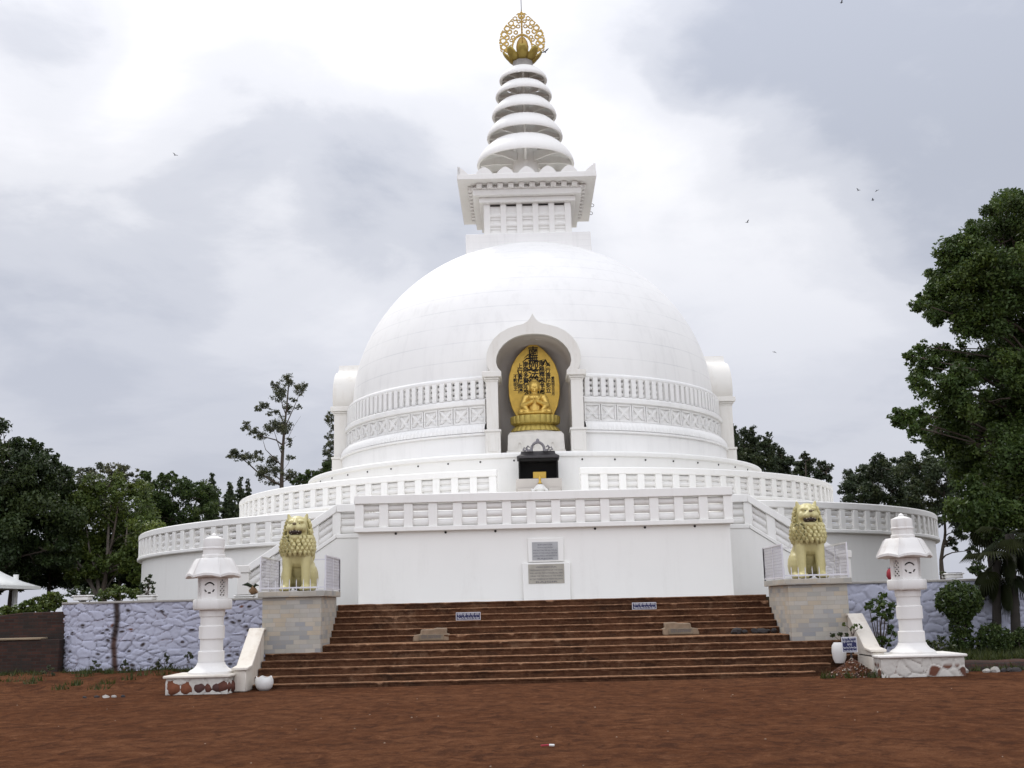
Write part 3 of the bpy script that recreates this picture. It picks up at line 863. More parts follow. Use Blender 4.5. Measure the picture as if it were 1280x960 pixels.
for x, z, t, s_ in ((-.30,2.12,'南無多寶如來',.23),(-.52,2.06,'上行菩薩無邊',.21),(-.70,1.66,'不動明王',.17),(-.28,1.05,'天王',.17),
                    (.31,2.14,'南無釋迦牟尼',.23),(.54,2.06,'淨行菩薩安立',.21),(.72,1.56,'愛染明王日月',.13),(.30,1.05,'帝釋',.17)):
    ms += column(t, x, z, s_, s_*.93)
link('lettering', join_meshes(ms), M['ink'], halo)
mb = MB()
for pts, r in (([(0,2.33),(-.25,2.36),(-.42,2.22)], .020), ([(0,2.20),(.22,2.24),(.40,2.30)], .016), ([(-.02,1.95),(-.2,1.92),(-.34,2.05)], .018), ([(.02,1.92),(.22,1.90),(.36,2.0)], .016),
               ([(0,1.45),(-.25,1.5),(-.45,1.34)], .020), ([(0,1.42),(.3,1.50),(.48,1.40)], .02), ([(.0,2.45),(-.2,2.5),(-.36,2.36)], .016), ([(-.62,1.9),(-.52,1.7),(-.62,1.4)], .018), ([(.45,2.3),(.38,2.12),(.30,2.02)], .02), ([(.45,2.3),(.55,2.1),(.62,2.02)], .02)):
    mb.tube([(x, -.045, z) for x, z in pts], [r*1.2, r*1.6, r*.4], 6)
mb.build('brush_stroke', M['ink'], halo)

# ------------------------------------------------------------------ offering shrine
sh = thing('incense_shrine', 'black open-fronted metal shrine with a scroll crest, below the statue niche', 'shrine', (.03,-10.55,5.15))
mb = MB(); mb.box(-.78,.78,-.30,1.0,-.03,.70); mb.box(-.72,.72,-.42,-.302,-.03,.36); mb.build('altar', M['plaster'], sh, bevel=.015)
mb = MB()
mb.box(-.68,-.63,-.08,.70,.705,1.42); mb.box(.63,.68,-.08,.70,.705,1.42); mb.box(-.63,.63,.62,.70,.705,1.42); mb.box(-.63,.63,-.05,.62,1.34,1.42); mb.box(-.63,.63,-.06,.62,.705,.735)
mb.build('cabinet', M['black'], sh)
mb = MB(); mb.loft([[(-.73,-.16,1.425),(.73,-.16,1.425),(.73,.75,1.425),(-.73,.75,1.425)], [(-.73,-.16,1.50),(.73,-.16,1.50),(.73,.75,1.50),(-.73,.75,1.50)],
                    [(-.60,-.02,1.58),(.60,-.02,1.58),(.60,.70,1.58),(-.60,.70,1.58)], [(-.58,0,1.68),(.58,0,1.68),(.58,.68,1.68),(-.58,.68,1.68)]])
mb.build('shrine_roof', M['iron'], sh, bevel=.01)
mb = MB()
arc = [(.22*math.cos(t), 1.72+.26*math.sin(t)) for t in np.linspace(-.2, PI+.2, 15)]
mb.tube([(x,-.03,z) for x, z in arc], .05, 8)
for s in (-1, 1):
    mb.tube([(s*x,-.03,z) for x, z in ((.22,1.70),(.34,1.70),(.40,1.78),(.34,1.86),(.28,1.80))], [.05,.05,.045,.035,.02], 8)
    mb.tube([(s*x,-.03,z) for x, z in ((.40,1.69),(.50,1.72),(.46,1.82))], [.045,.04,.02], 8)
mb.ell((0,-.03,2.03),(.06,.05,.08)); mb.build('scroll_crest', simple('grey_cast_metal', (.20,.19,.20), .5, .3), sh)
mb = MB(); mb.box(-.19,.27,.30,.34,.74,1.0); mb.build('gold_tablet', M['gold_plate'], sh, bevel=.01)
lf = thing('lotus_lamp', 'small white lotus-shaped lamp with curled arms and a golden stem, before the black shrine', 'lamp', (.06,-11.1,5.36))
mb = MB(); mb.box(-.12,.12,-.10,.10,-.24,.02); mb.build('base', M['pot'], lf, bevel=.02)
mb = MB(); mb.revolve([(.02,0),(.10,.02),(.17,.10),(.16,.20),(.06,.28),(.01,.29)], 20)
for s in (-1, 1): mb.tube([(s*.12,-.02,.16),(s*.20,-.02,.08),(s*.26,-.02,.06),(s*.29,-.02,.12)], [.05,.045,.04,.03], 8)
mb.build('lotus_bowl', M['pot'], lf)
mb = MB(); mb.revolve([(.09,.285),(.05,.33),(.035,.40),(.05,.46),(.03,.54),(.01,.56)], 14); mb.build('stem', M['gold_plate'], lf)

# ------------------------------------------------------------------ plaques on the platform wall
def plaque(name, label, cx, z0, z1, hw, tx, mats, lines, head, thick, x0=None):
    t = thing(name, label, 'plaque', (cx, -19.172, 0))
    fr = MB(); fr.box(-hw,hw,-thick,-.002,z0,z1); fr.build('frame', W, t, bevel=.012)
    a, b, c, d = tx
    sl = MB(); sl.box(a,b,-thick-.008,-thick+.01,c,d); sl.build('slab', mats, t)
    ms = []; n = len(lines); hgt = d-c
    for k, l in enumerate(lines):
        z = d-hgt*(.16+.76*k/max(1, n-1))
        wd = (b-a)*(.58 if k == 0 else (.92 if len(l) > 24 else .6))
        ms.append(text_mesh(l, hgt*(.125 if k == 0 else .105), Matrix.Translation(((a+b)/2, -thick-.0095, z)) @ FRONT, .001, width=wd))
    link('lettering', join_meshes(ms), M['letter'], t)
    return t
plaque('inscription_plaque', 'grey marble plaque in a white frame, upper of the two on the platform wall', .03, 2.745, 3.37, .475, (-.36,.325,2.79,3.265), M['plaque_grey'],
       ['VISHWA SHANTI STUPA', 'THE WORLD PEACE PAGODA', 'WAS BUILT ON THIS HILL FOR ALL', 'PEOPLE OF THE WORLD AND FOR', 'LASTING PEACE ON THIS EARTH', 'RAJGIR'], 1, .055)
plaque('inscription_plaque', 'tan inscription slab in a white block, lower of the two on the platform wall', .03, 1.60, 2.722, .625, (-.475,.47,2.18,2.685), M['plaque_tan'],
       ['VISHWA SHANTI STUPA', 'THE FOUNDATION STONE OF THIS STUPA', 'WAS LAID ON THE RATNAGIRI HILL AND', 'OPENED FOR THE PEACE OF THE WORLD', 'IN THE PRESENCE OF MANY PILGRIMS', 'RAJGIR'], 1, .09)

# ------------------------------------------------------------------ stone steps
steps = thing('stone_steps', 'wide stained dark brown stone steps in two flights, leading up to the white platform', 'steps', (0,-24.6,0))
STEP = [(.105,-24.62,-6.42,5.6)] + [(.105+.15*k, -24.62+.27*k, -6.44+.01*k, 6.75 if k > 1 else 6.0) for k in range(1, 5)] + \
       [(.855,-23.27,-5.16,5.39)] + [(1.005+.15*k, -22.27+.25*k, -5.17, 5.39) for k in range(6)]
STEP[-1] = (1.752,-21.02,-5.17,5.39)
rs = random.Random(3)
for k, (z, y, x0, x1) in enumerate(STEP):
    yb = -20.96 if k == len(STEP)-1 else STEP[k+1][1]+.12
    z0 = 0 if k == 0 else STEP[k-1][0]-.05
    n = 300; prof_n = 6
    vs = []; fs = []
    ph = rs.uniform(0, 50)
    for i in range(n+1):
        x = x0+(x1-x0)*i/n
        w = .018*noise.noise(Vector((x*2.2, ph, 0))) + .014*noise.noise(Vector((x*8, ph, 3)))
        chip = max(0, noise.noise(Vector((x*3.1, ph, 9)))-.30)*.09 + max(0, noise.noise(Vector((x*11, ph, 19)))-.15)*.05
        d = .016*noise.noise(Vector((x*3.1, ph, 7)))
        tilt = -.0*x
        zz_ = z+d*.6+tilt
        pts = [(y+.012+w*.6, z0-.06), (y+.006+w, z-.055-chip*.4), (y-.012+w+chip*.5, z-.035-chip*.7), (y-.010+w+chip, zz_-.008-chip*.35), (y+.018+w+chip, zz_), (yb, z+d*.3)]
        vs += [(x, yy+24.6, z_) for yy, z_ in pts]
    for i in range(n):
        for j in range(prof_n-1):
            a = i*prof_n+j; fs.append((a, a+prof_n, a+prof_n+1, a+1))
    fs.append(tuple(range(prof_n-1,-1,-1))); fs.append(tuple(n*prof_n+j for j in range(prof_n)))
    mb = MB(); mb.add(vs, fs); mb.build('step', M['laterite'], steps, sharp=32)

def enamel_sign(name, label, p, w, h, lines, rz=0, tilt=0):
    t = thing(name, label, 'sign', p, rz)
    mb = MB(); mb.box(-w/2,w/2,-.012,.012,0,h); mb.build('border', M['sign_white'], t)
    mb = MB(); mb.box(-w/2+.012,w/2-.012,-.016,-.0125,.012,h-.012); mb.build('face', M['navy'], t)
    ms = []; n = len(lines)
    for k, l in enumerate(lines):
        z = h*(1-(k+.5)/n)
        ms.append(text_mesh(l, h/n*.86, Matrix.Translation((0,-.0185,z)) @ FRONT, .001, width=w*.88 if len(l) > 6 else w*.3))
    link('lettering', join_meshes(ms), M['sign_white'], t)
    return t
enamel_sign('notice_sign', 'small blue sign with two white lines, on the upper steps left of the centre', (-1.92,-21.845,1.318), .585, .185, ['कृपया जूते यहाँ नहीं उतारें', 'Please Do Not Sit On The Stair'])
enamel_sign('notice_sign', 'small blue sign with two white lines, near the top step right of the plaques', (2.345,-21.345,1.468), .585, .165, ['कृपया जूते यहाँ नहीं उतारें', 'Please Do Not Sit On The Stair'])
def step_stone(label, x, y, z):
    t = thing('inscribed_stone', label, 'stone', (x, y, z))
    mb = MB(); ro = random.Random(int(x*10))
    o = [(-.44,.0),(.42,.0),(.43,.16),(.36,.165),(.37,.29),(.12,.30),(.02,.275),(-.24,.27),(-.25,.17),(-.42,.14)]
    if x > 0: o = [(-a, b) for a, b in o][::-1]
    mb.prism_y(o, -.02, .30); mb.build('mortar', M['tan_mortar'], t, bevel=.02)
    mb = MB(); mb.box(-.29,.29,-.034,.0,.02,.155); mb.build('slab', M['tan_slab'], t, bevel=.010)
    ms = [text_mesh(s_, .05, Matrix.Translation((0,-.0355,.118-.04*k)) @ FRONT, .001, width=.48) for k, s_ in enumerate(('विश्व शान्ति स्तूप', 'राजगीर'))]
    link('lettering', join_meshes(ms), M['letter'], t)
step_stone('cream inscribed stone patched into the steps, left of the two', -2.78, -22.262, .862)
step_stone('cream inscribed stone patched into the steps, right of the two', 3.08, -22.262, .862)

# ------------------------------------------------------------------ lions and their plinths
def build_lion():
    b = MB()
    b.ell((0,.38,.46),(.40,.42,.46)); b.cap((0,.25,.55),(0,-.05,1.0),.36,.35); b.ell((0,-.10,.92),(.35,.28,.40))
    for s in (-1, 1):
        b.ell((s*.32,.22,.32),(.17,.36,.32)); b.cap((s*.36,.15,.10),(s*.37,-.10,.07),.10,.085); b.ell((s*.37,-.14,.065),(.105,.13,.065))
        b.cap((s*.235,-.20,.95),(s*.25,-.25,.14),.155,.108); b.ell((s*.25,-.33,.075),(.135,.17,.078))
        for k in range(4): b.ell((s*.25+(-.09+.06*k),-.455+.012*abs(k-1.5),.055),(.036,.065,.05))
        b.ell((s*.12,-.37,1.595),(.095,.075,.045)); b.ell((s*.175,-.34,1.44),(.10,.10,.10)); b.ell((s*.085,-.47,1.435),(.10,.105,.075))
        b.cap((s*.215,-.12,1.66),(s*.245,-.14,1.765),.075,.034); b.ell((s*.105,-.41,1.545),(.04,.03,.028))
    b.cap((0,-.08,1.1),(0,-.16,1.45),.32,.27); b.ell((0,-.18,1.51),(.285,.26,.235)); b.ell((0,-.43,1.47),(.15,.15,.095)); b.cap((0,-.36,1.63),(0,-.50,1.53),.06,.055)
    b.ell((0,-.37,1.245),(.18,.16,.072)); b.ell((0,-.43,1.215),(.10,.10,.06))
    b.cap((.05,.78,.15),(.16,.92,.75),.06,.05); b.ell((.18,.92,.86),(.09,.08,.16))
    body = sculpt(b, .018, 3)
    # mane: tiers of pointed tufts over a bell-shaped collar
    mn = MB(); rnd = random.Random(5)
    mn.revolve([(.25,.86),(.36,.90),(.39,1.0),(.375,1.12),(.335,1.28),(.305,1.43),(.27,1.56),(.16,1.66)], 40, R(66), R(294), M=Matrix.Translation((0,-.10,0)) @ Matrix.Diagonal((1,.86,1,1)))
    mn.revolve([(.25,.86),(.36,.90),(.39,1.0),(.375,1.12),(.345,1.20),(.27,1.24)], 40, M=Matrix.Translation((0,-.10,0)) @ Matrix.Diagonal((1,.86,1,1)))
    rows = [(.875,.365,20),(.955,.392,21),(1.035,.392,21),(1.115,.378,20),(1.195,.355,20),(1.275,.332,19),(1.355,.318,19),(1.435,.304,18),(1.515,.285,17),(1.595,.255,15)]
    for j, (z, r, n) in enumerate(rows):
        for i in range(n):
            a = 2*PI*(i+.5*(j % 2))/n + rnd.uniform(-.04, .04)
            fr = abs((a+PI) % (2*PI)-PI)
            if z > 1.25 and fr < R(72 if z < 1.45 else 66): continue
            s, c = math.sin(a), math.cos(a)
            p = Vector((r*s, -.10-.86*r*c, z)); nrm = Vector((s, -.86*c, 0)).normalized()
            k = rnd.uniform(.9, 1.12)*(1 if z < 1.25 else .78)
            mn.tube([p+Vector((0,0,.085*k))-nrm*.02, p+Vector((0,0,.045))+nrm*.035, p+nrm*.052, p-Vector((0,0,.05*k))+nrm*.045, p-Vector((0,0,.085*k))+nrm*.022], [.012,.050*k,.056*k,.034,.006], 8)
    mane = mn.mesh(sharp=60)
    dk = MB(); dk.ell((0,-.43,1.340),(.180,.135,.068))
    mouth = dk.mesh()
    teeth = []
    for s in (-1, 1):
        for x, r, zt, zb in ((.105,.022,1.390,1.318),(.045,.018,1.388,1.335),(.075,.018,1.305,1.355)):
            th = MB(); th.tube([(s*x,-.540+.25*x,zt),(s*x,-.545+.25*x,zb)], [r,.005], 6); teeth.append(th.mesh())
    ns = MB(); ns.ell((0,-.565,1.535),(.055,.03,.032)); nose = ns.mesh()
    eyes = []
    for s in (-1, 1):
        ey = MB(); ey.ell((s*.105,-.432,1.548),(.024,.016,.014)); eyes.append(ey.mesh())
    return body, mane, mouth, teeth, nose, eyes
LION = build_lion()
def lion(label, loc):
    t = thing('lion_statue', label, 'statue', loc, 0, 'lion statues flanking the steps')
    t.scale = (.88, .96, 1.0)
    bd = link('body', LION[0], M['lion'], t); link('mane', LION[1], M['lion'], t)
    link('mouth', LION[2], M['lion_mouth'], bd); link('nose', LION[4], M['lion_nose'], bd)
    for m_ in LION[3]: link('tooth', m_, M['tooth'], bd)
    for m_ in LION[5]: link('eye', m_, M['iron'], bd)
def cage(label, loc, sgn, hx0, hx1):
    """mesh screens on both sides and the back, a low spiked rail in front"""
    t = thing('screen_guard', label, 'guard rail', loc)
    def frame(name, p0, p1, h, wires):
        p0, p1 = Vector(p0), Vector(p1); d = p1-p0; L = d.length; a = math.atan2(d.y, d.x)
        T = Matrix.Translation(p0) @ Matrix.Rotation(a, 4, 'Z')
        mb = MB()
        for x in (0, L/2, L): mb.box(x-.016,x+.016,-.016,.016,0,h, T)
        mb.box(0,L,-.015,.015,h-.03,h+.002, T); mb.box(0,L,-.015,.015,.03,.06, T)
        f = mb.build(name, M['metal_white'], t)
        if wires:
            mb = MB(); k = 0; x = .03
            while x < L-.02: mb.box(x-.004,x+.004,-.004,.004,.04,h-.02, T); x += .07
            z = .07
            while z < h-.03: mb.box(.01,L-.01,-.0035,.0035,z-.004,z+.004, T); z += .07
            mb.build('wire_mesh', M['screen'], f, smooth=False)
    frame('side_screen', (hx0,0,0), (hx0,2.05,0), .80, True)
    frame('side_screen', (hx1,0,0), (hx1,2.05,0), .80, True)
    frame('back_rail', (hx0,2.05,0), (hx1,2.05,0), .80, False)
    mb = MB(); mb.box(hx0,hx1,-.015,.015,.06,.095)
    fr = mb.build('front_rail', M['metal_white'], t)
    n = 9
    for i in range(n+1):
        x = hx0+(hx1-hx0)*(i+.15)/(n+.3)
        mb = MB(); mb.tube([(x,0,0),(x,0,.22),(x,0,.27)], [.010,.010,.003], 6); mb.build('spike', M['metal_white'], fr)
def plinth(label, x0, x1, yf, yb, inner):
    t = thing('statue_plinth', label, 'plinth', ((x0+x1)/2, (yf+yb)/2, .70))
    hx, hy = (x1-x0)/2, (yb-yf)/2
    mb = MB(); mb.box(-hx,hx,-hy,hy,0,1.24); mb.build('body', M['ashlar'], t, bevel=.008)
    mb = MB(); mb.box(-hx-.09,hx+.09,-hy-.09,hy+.05,1.242,1.375); mb.build('cap_slab', M['ashlar'], t, bevel=.012)
plinth('stone-clad plinth under the left lion, left of the steps', -6.50, -5.165, -23.46, -21.3, 1)
plinth('stone-clad plinth under the right lion, right of the steps', 5.40, 6.73, -23.46, -21.3, -1)
lion('pale yellow lion statue on the left plinth, open mouth and curly mane', (-5.82,-22.80,2.075))
lion('pale yellow lion statue on the right plinth, open mouth and curly mane', (6.06,-22.80,2.075))
cage('white mesh guard with spiked front rail around the left lion', (-5.83,-23.42,2.075), 1, -.73, .75)
cage('white mesh guard with spiked front rail around the right lion', (6.07,-23.42,2.075), -1, -.75, .72)

# ------------------------------------------------------------------ painted rubble surfaces
def rubble_grid(nu, nv, us, vs_, seed, cell=.145, bare=.15, depth=.05, groove=.011, stretch=1.7, red=.12, whole=False):
    """height and paint for a rubble face: distance to nearest / second nearest stone centre"""
    g = np.random.default_rng(seed)
    n = int((us/cell/stretch+2)*(vs_/cell+2))
    P = np.stack([g.uniform(-.3, us+.3, n), g.uniform(-.3, vs_+.3, n)], 1)
    for _ in range(3):                    # relax a little
        d = (P[:, None, :]-P[None])/np.array([stretch, 1.0]); r = np.hypot(d[..., 0], d[..., 1])+1e-6
        f = np.clip(cell*.8-r, 0, None)[..., None]*d/r[..., None]; P += .35*f.sum(1)*np.array([stretch, 1.0])
    U, V = np.meshgrid(np.linspace(0, us, nu+1), np.linspace(0, vs_, nv+1))
    wu = np.array([[noise.noise(Vector((u*3, v*3, seed))) for u in U[0]] for v in V[:, 0]])
    wv = np.array([[noise.noise(Vector((u*3, v*3, seed+9))) for u in U[0]] for v in V[:, 0]])
    X = (U+.07*wu)/stretch; Y = V+.06*wv
    D = np.hypot(X[..., None]-P[:, 0]/stretch, Y[..., None]-P[:, 1])
    o = np.argsort(D, -1)[..., :2]
    d1 = np.take_along_axis(D, o[..., :1], -1)[..., 0]; d2 = np.take_along_axis(D, o[..., 1:], -1)[..., 0]
    e = d2-d1; idn = o[..., 0]
    hs = g.uniform(.25, 1, n)[idn]; tiltu = g.normal(0, .35, n)[idn]*(X-P[idn, 0]/stretch); tiltv = (g.normal(-.1, .35, n))[idn]*(Y-P[idn, 1])
    dome = np.clip(e/(cell*.30), 0, 1)
    h = depth*(hs*dome**.5 + 1.2*(tiltu+tiltv)*dome) - groove*(1-np.clip(e/.02, 0, 1))
    fine = np.array([[noise.noise(Vector((u*14, v*14, seed+3))) for u in U[0]] for v in V[:, 0]])
    h = h+.008*fine
    isb = (g.random(n) < bare)[idn]
    core = np.clip((e-.035)/.025 if whole else (cell*.30-d1)/.02, 0, 1)*isb
    sh_ = (g.random(n) < .35)[idn]
    crack = np.clip(1-e/.022, 0, 1)*sh_*(fine > -.12)
    paintless = np.clip(core+.8*crack, 0, 1)
    rr = (g.random(n) < red)[idn]*1.0
    return U, V, h, paintless, rr
def rubble_mesh(U, V, h, pl, rr, place):
    ny, nx = U.shape; vs = [place(U[j, i], V[j, i], h[j, i]) for j in range(ny) for i in range(nx)]
    fs = [(j*nx+i, j*nx+i+1, (j+1)*nx+i+1, (j+1)*nx+i) for j in range(ny-1) for i in range(nx-1)]
    me = bpy.data.meshes.new('rubble'); me.from_pydata(vs, [], fs)
    ca = me.color_attributes.new('paint', 'FLOAT_COLOR', 'POINT')
    buf = np.zeros((ny*nx, 4), np.float32); buf[:, 0] = pl.ravel(); buf[:, 1] = rr.ravel(); buf[:, 3] = 1
    ca.data.foreach_set('color', buf.ravel())
    me.polygons.foreach_set('use_smooth', [True]*len(me.polygons)); me.set_sharp_from_angle(angle=R(50))
    return me
# left retaining wall, its left end rounding back
lw = thing('retaining_wall', 'lavender painted rubble wall left of the steps, with a dark vertical stain', 'wall', (-9.3,-20.5,0)); lw['kind'] = 'thing'
U, V, h, pl, rr = rubble_grid(250, 80, 7.1, 1.95, 11)
st_u = 1.2+.88
stain = np.exp(-((U-st_u-.03*np.sin(V*5))/.085)**4)
pl = np.maximum(pl, stain); rr = np.where(stain > .4, .25*(np.sin(V*2.6) > .3), rr)
def pl_left(u, v, hh):
    rad = .85; arc = rad*PI/2
    if u < arc:
        a = u/arc*PI/2
        x = -11.58 - rad*math.cos(a) ; y = -20.5+rad - rad*math.sin(a); nx, ny = -math.cos(a), -math.sin(a)
    else: x = -11.58 + (u-arc); y = -20.5; nx, ny = 0, -1
    return (x+nx*hh+9.3, y+ny*hh+20.5, v)
link('rubble_face', rubble_mesh(U, V, h, pl, rr, pl_left), M['rubble'], lw)
mb = MB(); mb.box(-2.2,2.80,-.06,.32,1.93,1.985); mb.prism_z([(-2.2,-.06),(-2.2,.32),(-3.14,.90),(-3.16,.70),(-3.06,.34),(-2.78,.06)][::-1], 1.93, 1.985); mb.build('coping', M['concrete'], lw, bevel=.01)
rw = thing('retaining_wall', 'lavender painted rubble wall right of the steps, behind the shrubs', 'wall', (9.3,-20.5,0)); rw['kind'] = 'thing'
U, V, h, pl, rr = rubble_grid(250, 70, 7.6, 1.98, 23, cell=.19, bare=.04, depth=.05)
link('rubble_face', rubble_mesh(U, V, h, pl*.8, rr*0, lambda u, v, hh: (6.6+u-9.3, -.0-hh, v)), M['rubble'], rw)
mb = MB(); mb.box(-2.7,4.9,-.06,.32,1.96,2.02); mb.build('coping', M['concrete'], rw, bevel=.01)

# ------------------------------------------------------------------ lantern terraces with sloping side parapets
def lantern_terrace(label, s, cx, x0, x1, yf, yb, ztop, seed, cell, bare, red):
    t = thing('lantern_terrace', label, 'terrace', (cx, (yf+yb)/2, 0))
    X0, X1, Y0, Y1 = x0-cx, x1-cx, yf-(yf+yb)/2, yb-(yf+yb)/2
    mb = MB(); mb.box(X0+.06,X1-.06,Y0+.06,Y1,-.02,ztop-.03); mb.build('core', M['rubble_white'], t)
    U, V, h, pl, rr = rubble_grid(70, 20, x1-x0, ztop-.02, seed, cell=cell, bare=bare, depth=.035, groove=.010, stretch=1.15, red=red, whole=True)
    low = 0*V if s < 0 else np.clip((ztop*.62-V)/.08, 0, 1)
    link('rubble_face', rubble_mesh(U, V, h, pl*low, rr, lambda u, v, hh: (X0+u, Y0-hh+.02, v)), M['rubble_white'], t)
    sx = X1 if s < 0 else X0
    U, V, h, pl, rr = rubble_grid(50, 20, Y1-Y0, ztop-.02, seed+1, cell=cell, bare=bare, depth=.035, groove=.010, stretch=1.15, red=red, whole=True)
    low = 0*V if s < 0 else np.clip((ztop*.7-V)/.05, 0, 1)
    link('rubble_face', rubble_mesh(U, V, h, pl*low, rr, lambda u, v, hh: (sx-s*hh+s*.02, Y0+u, v)), M['rubble_white'], t)
    mb = MB(); mb.box(X0-.05,X1+.05,Y0-.06,Y1,ztop-.055,ztop); mb.build('top_slab', M['parapet'] if s < 0 else M['white_worn'], t, bevel=.015)
    if s < 0:
        w_ = X1-X0
        boulders(t, [(X0+.14,Y0+.055,.15,.185,.10,.16),(X0+.41,Y0+.055,.135,.155,.09,.15),(X0+.68,Y0+.055,.14,.15,.08,.125),(X0+.87,Y0+.055,.12,.085,.08,.11),(X0+1.05,Y0+.055,.13,.12,.08,.115),(X1-.10,Y0+.06,.15,.16,.09,.15),(X1-.02,Y0+.40,.13,.08,.14,.13),(X1-.02,Y0+.72,.12,.08,.13,.11)])
    # parapet sloping up to the lion plinth
    px = (-6.57 if s < 0 else 6.80)-cx
    my = (yf+yb)/2
    prof = [(-25.15,.0),(-25.15,ztop+.05),(-24.75,ztop+.08),(-23.62,1.22),(-23.47,1.22),(-23.47,0)]
    mb = MB(); w = .13
    vs = [(px-w, y-my, z) for y, z in prof] + [(px+w, y-my, z) for y, z in prof]; n = len(prof)
    fs = [tuple(range(n)), tuple(range(2*n-1,n-1,-1))] + [(i, (i+1)%n, (i+1)%n+n, i+n) for i in range(n)]
    mb.add(vs, fs)
    mb.build('parapet', M['parapet'], t, bevel=.02)
    mb = MB(); prof = [(-25.20,ztop+.052),(-24.74,ztop+.085),(-23.64,1.225),(-23.475,1.225),(-23.475,1.28),(-23.66,1.28),(-24.77,ztop+.145),(-25.20,ztop+.11)]
    w = .17; n = len(prof)
    vs = [(px-w, y-my, z) for y, z in prof] + [(px+w, y-my, z) for y, z in prof]
    fs = [tuple(range(n)), tuple(range(2*n-1,n-1,-1))] + [(i, (i+1)%n, (i+1)%n+n, i+n) for i in range(n)]
    mb.add(vs, fs); mb.build('parapet_cap', M['parapet'], t, bevel=.012)
BOULD = [simple('red_boulder', (.200,.070,.034), .9, var=.4, scale=5, bump=.6), simple('dark_red_boulder', (.115,.042,.028), .9, var=.45, scale=5, bump=.6), simple('purple_boulder', (.085,.040,.034), .9, var=.45, scale=5, bump=.6)]
def boulders(t, spots):
    rb = random.Random(4)
    for k, (x, y, z, rx, ry, rz) in enumerate(spots):
        mb = MB(); mb.ell((0,0,0), (rx, ry, rz), 20, 14)
        mb.v = [tuple(Vector(p)*(1+.22*noise.noise(Vector(p)*6+Vector((k*7, 0, 0)))+.08*noise.noise(Vector(p)*19))) for p in mb.v]
        mb.build('boulder', BOULD[(0, 0, 2, 1, 2, 1, 1, 2)[k % 8]], t, loc=(x, y, z), sharp=50)
lantern_terrace('low whitewashed terrace with round red boulders, under the left stone lantern', -1, -7.25, -7.98, -6.70, -25.62, -24.3, .385, 31, .24, .97, .9)
lantern_terrace('low whitewashed rubble terrace with few bare stones, under the right stone lantern', 1, 7.6, 6.72, 8.44, -25.55, -24.2, .445, 47, .19, .55, .6)

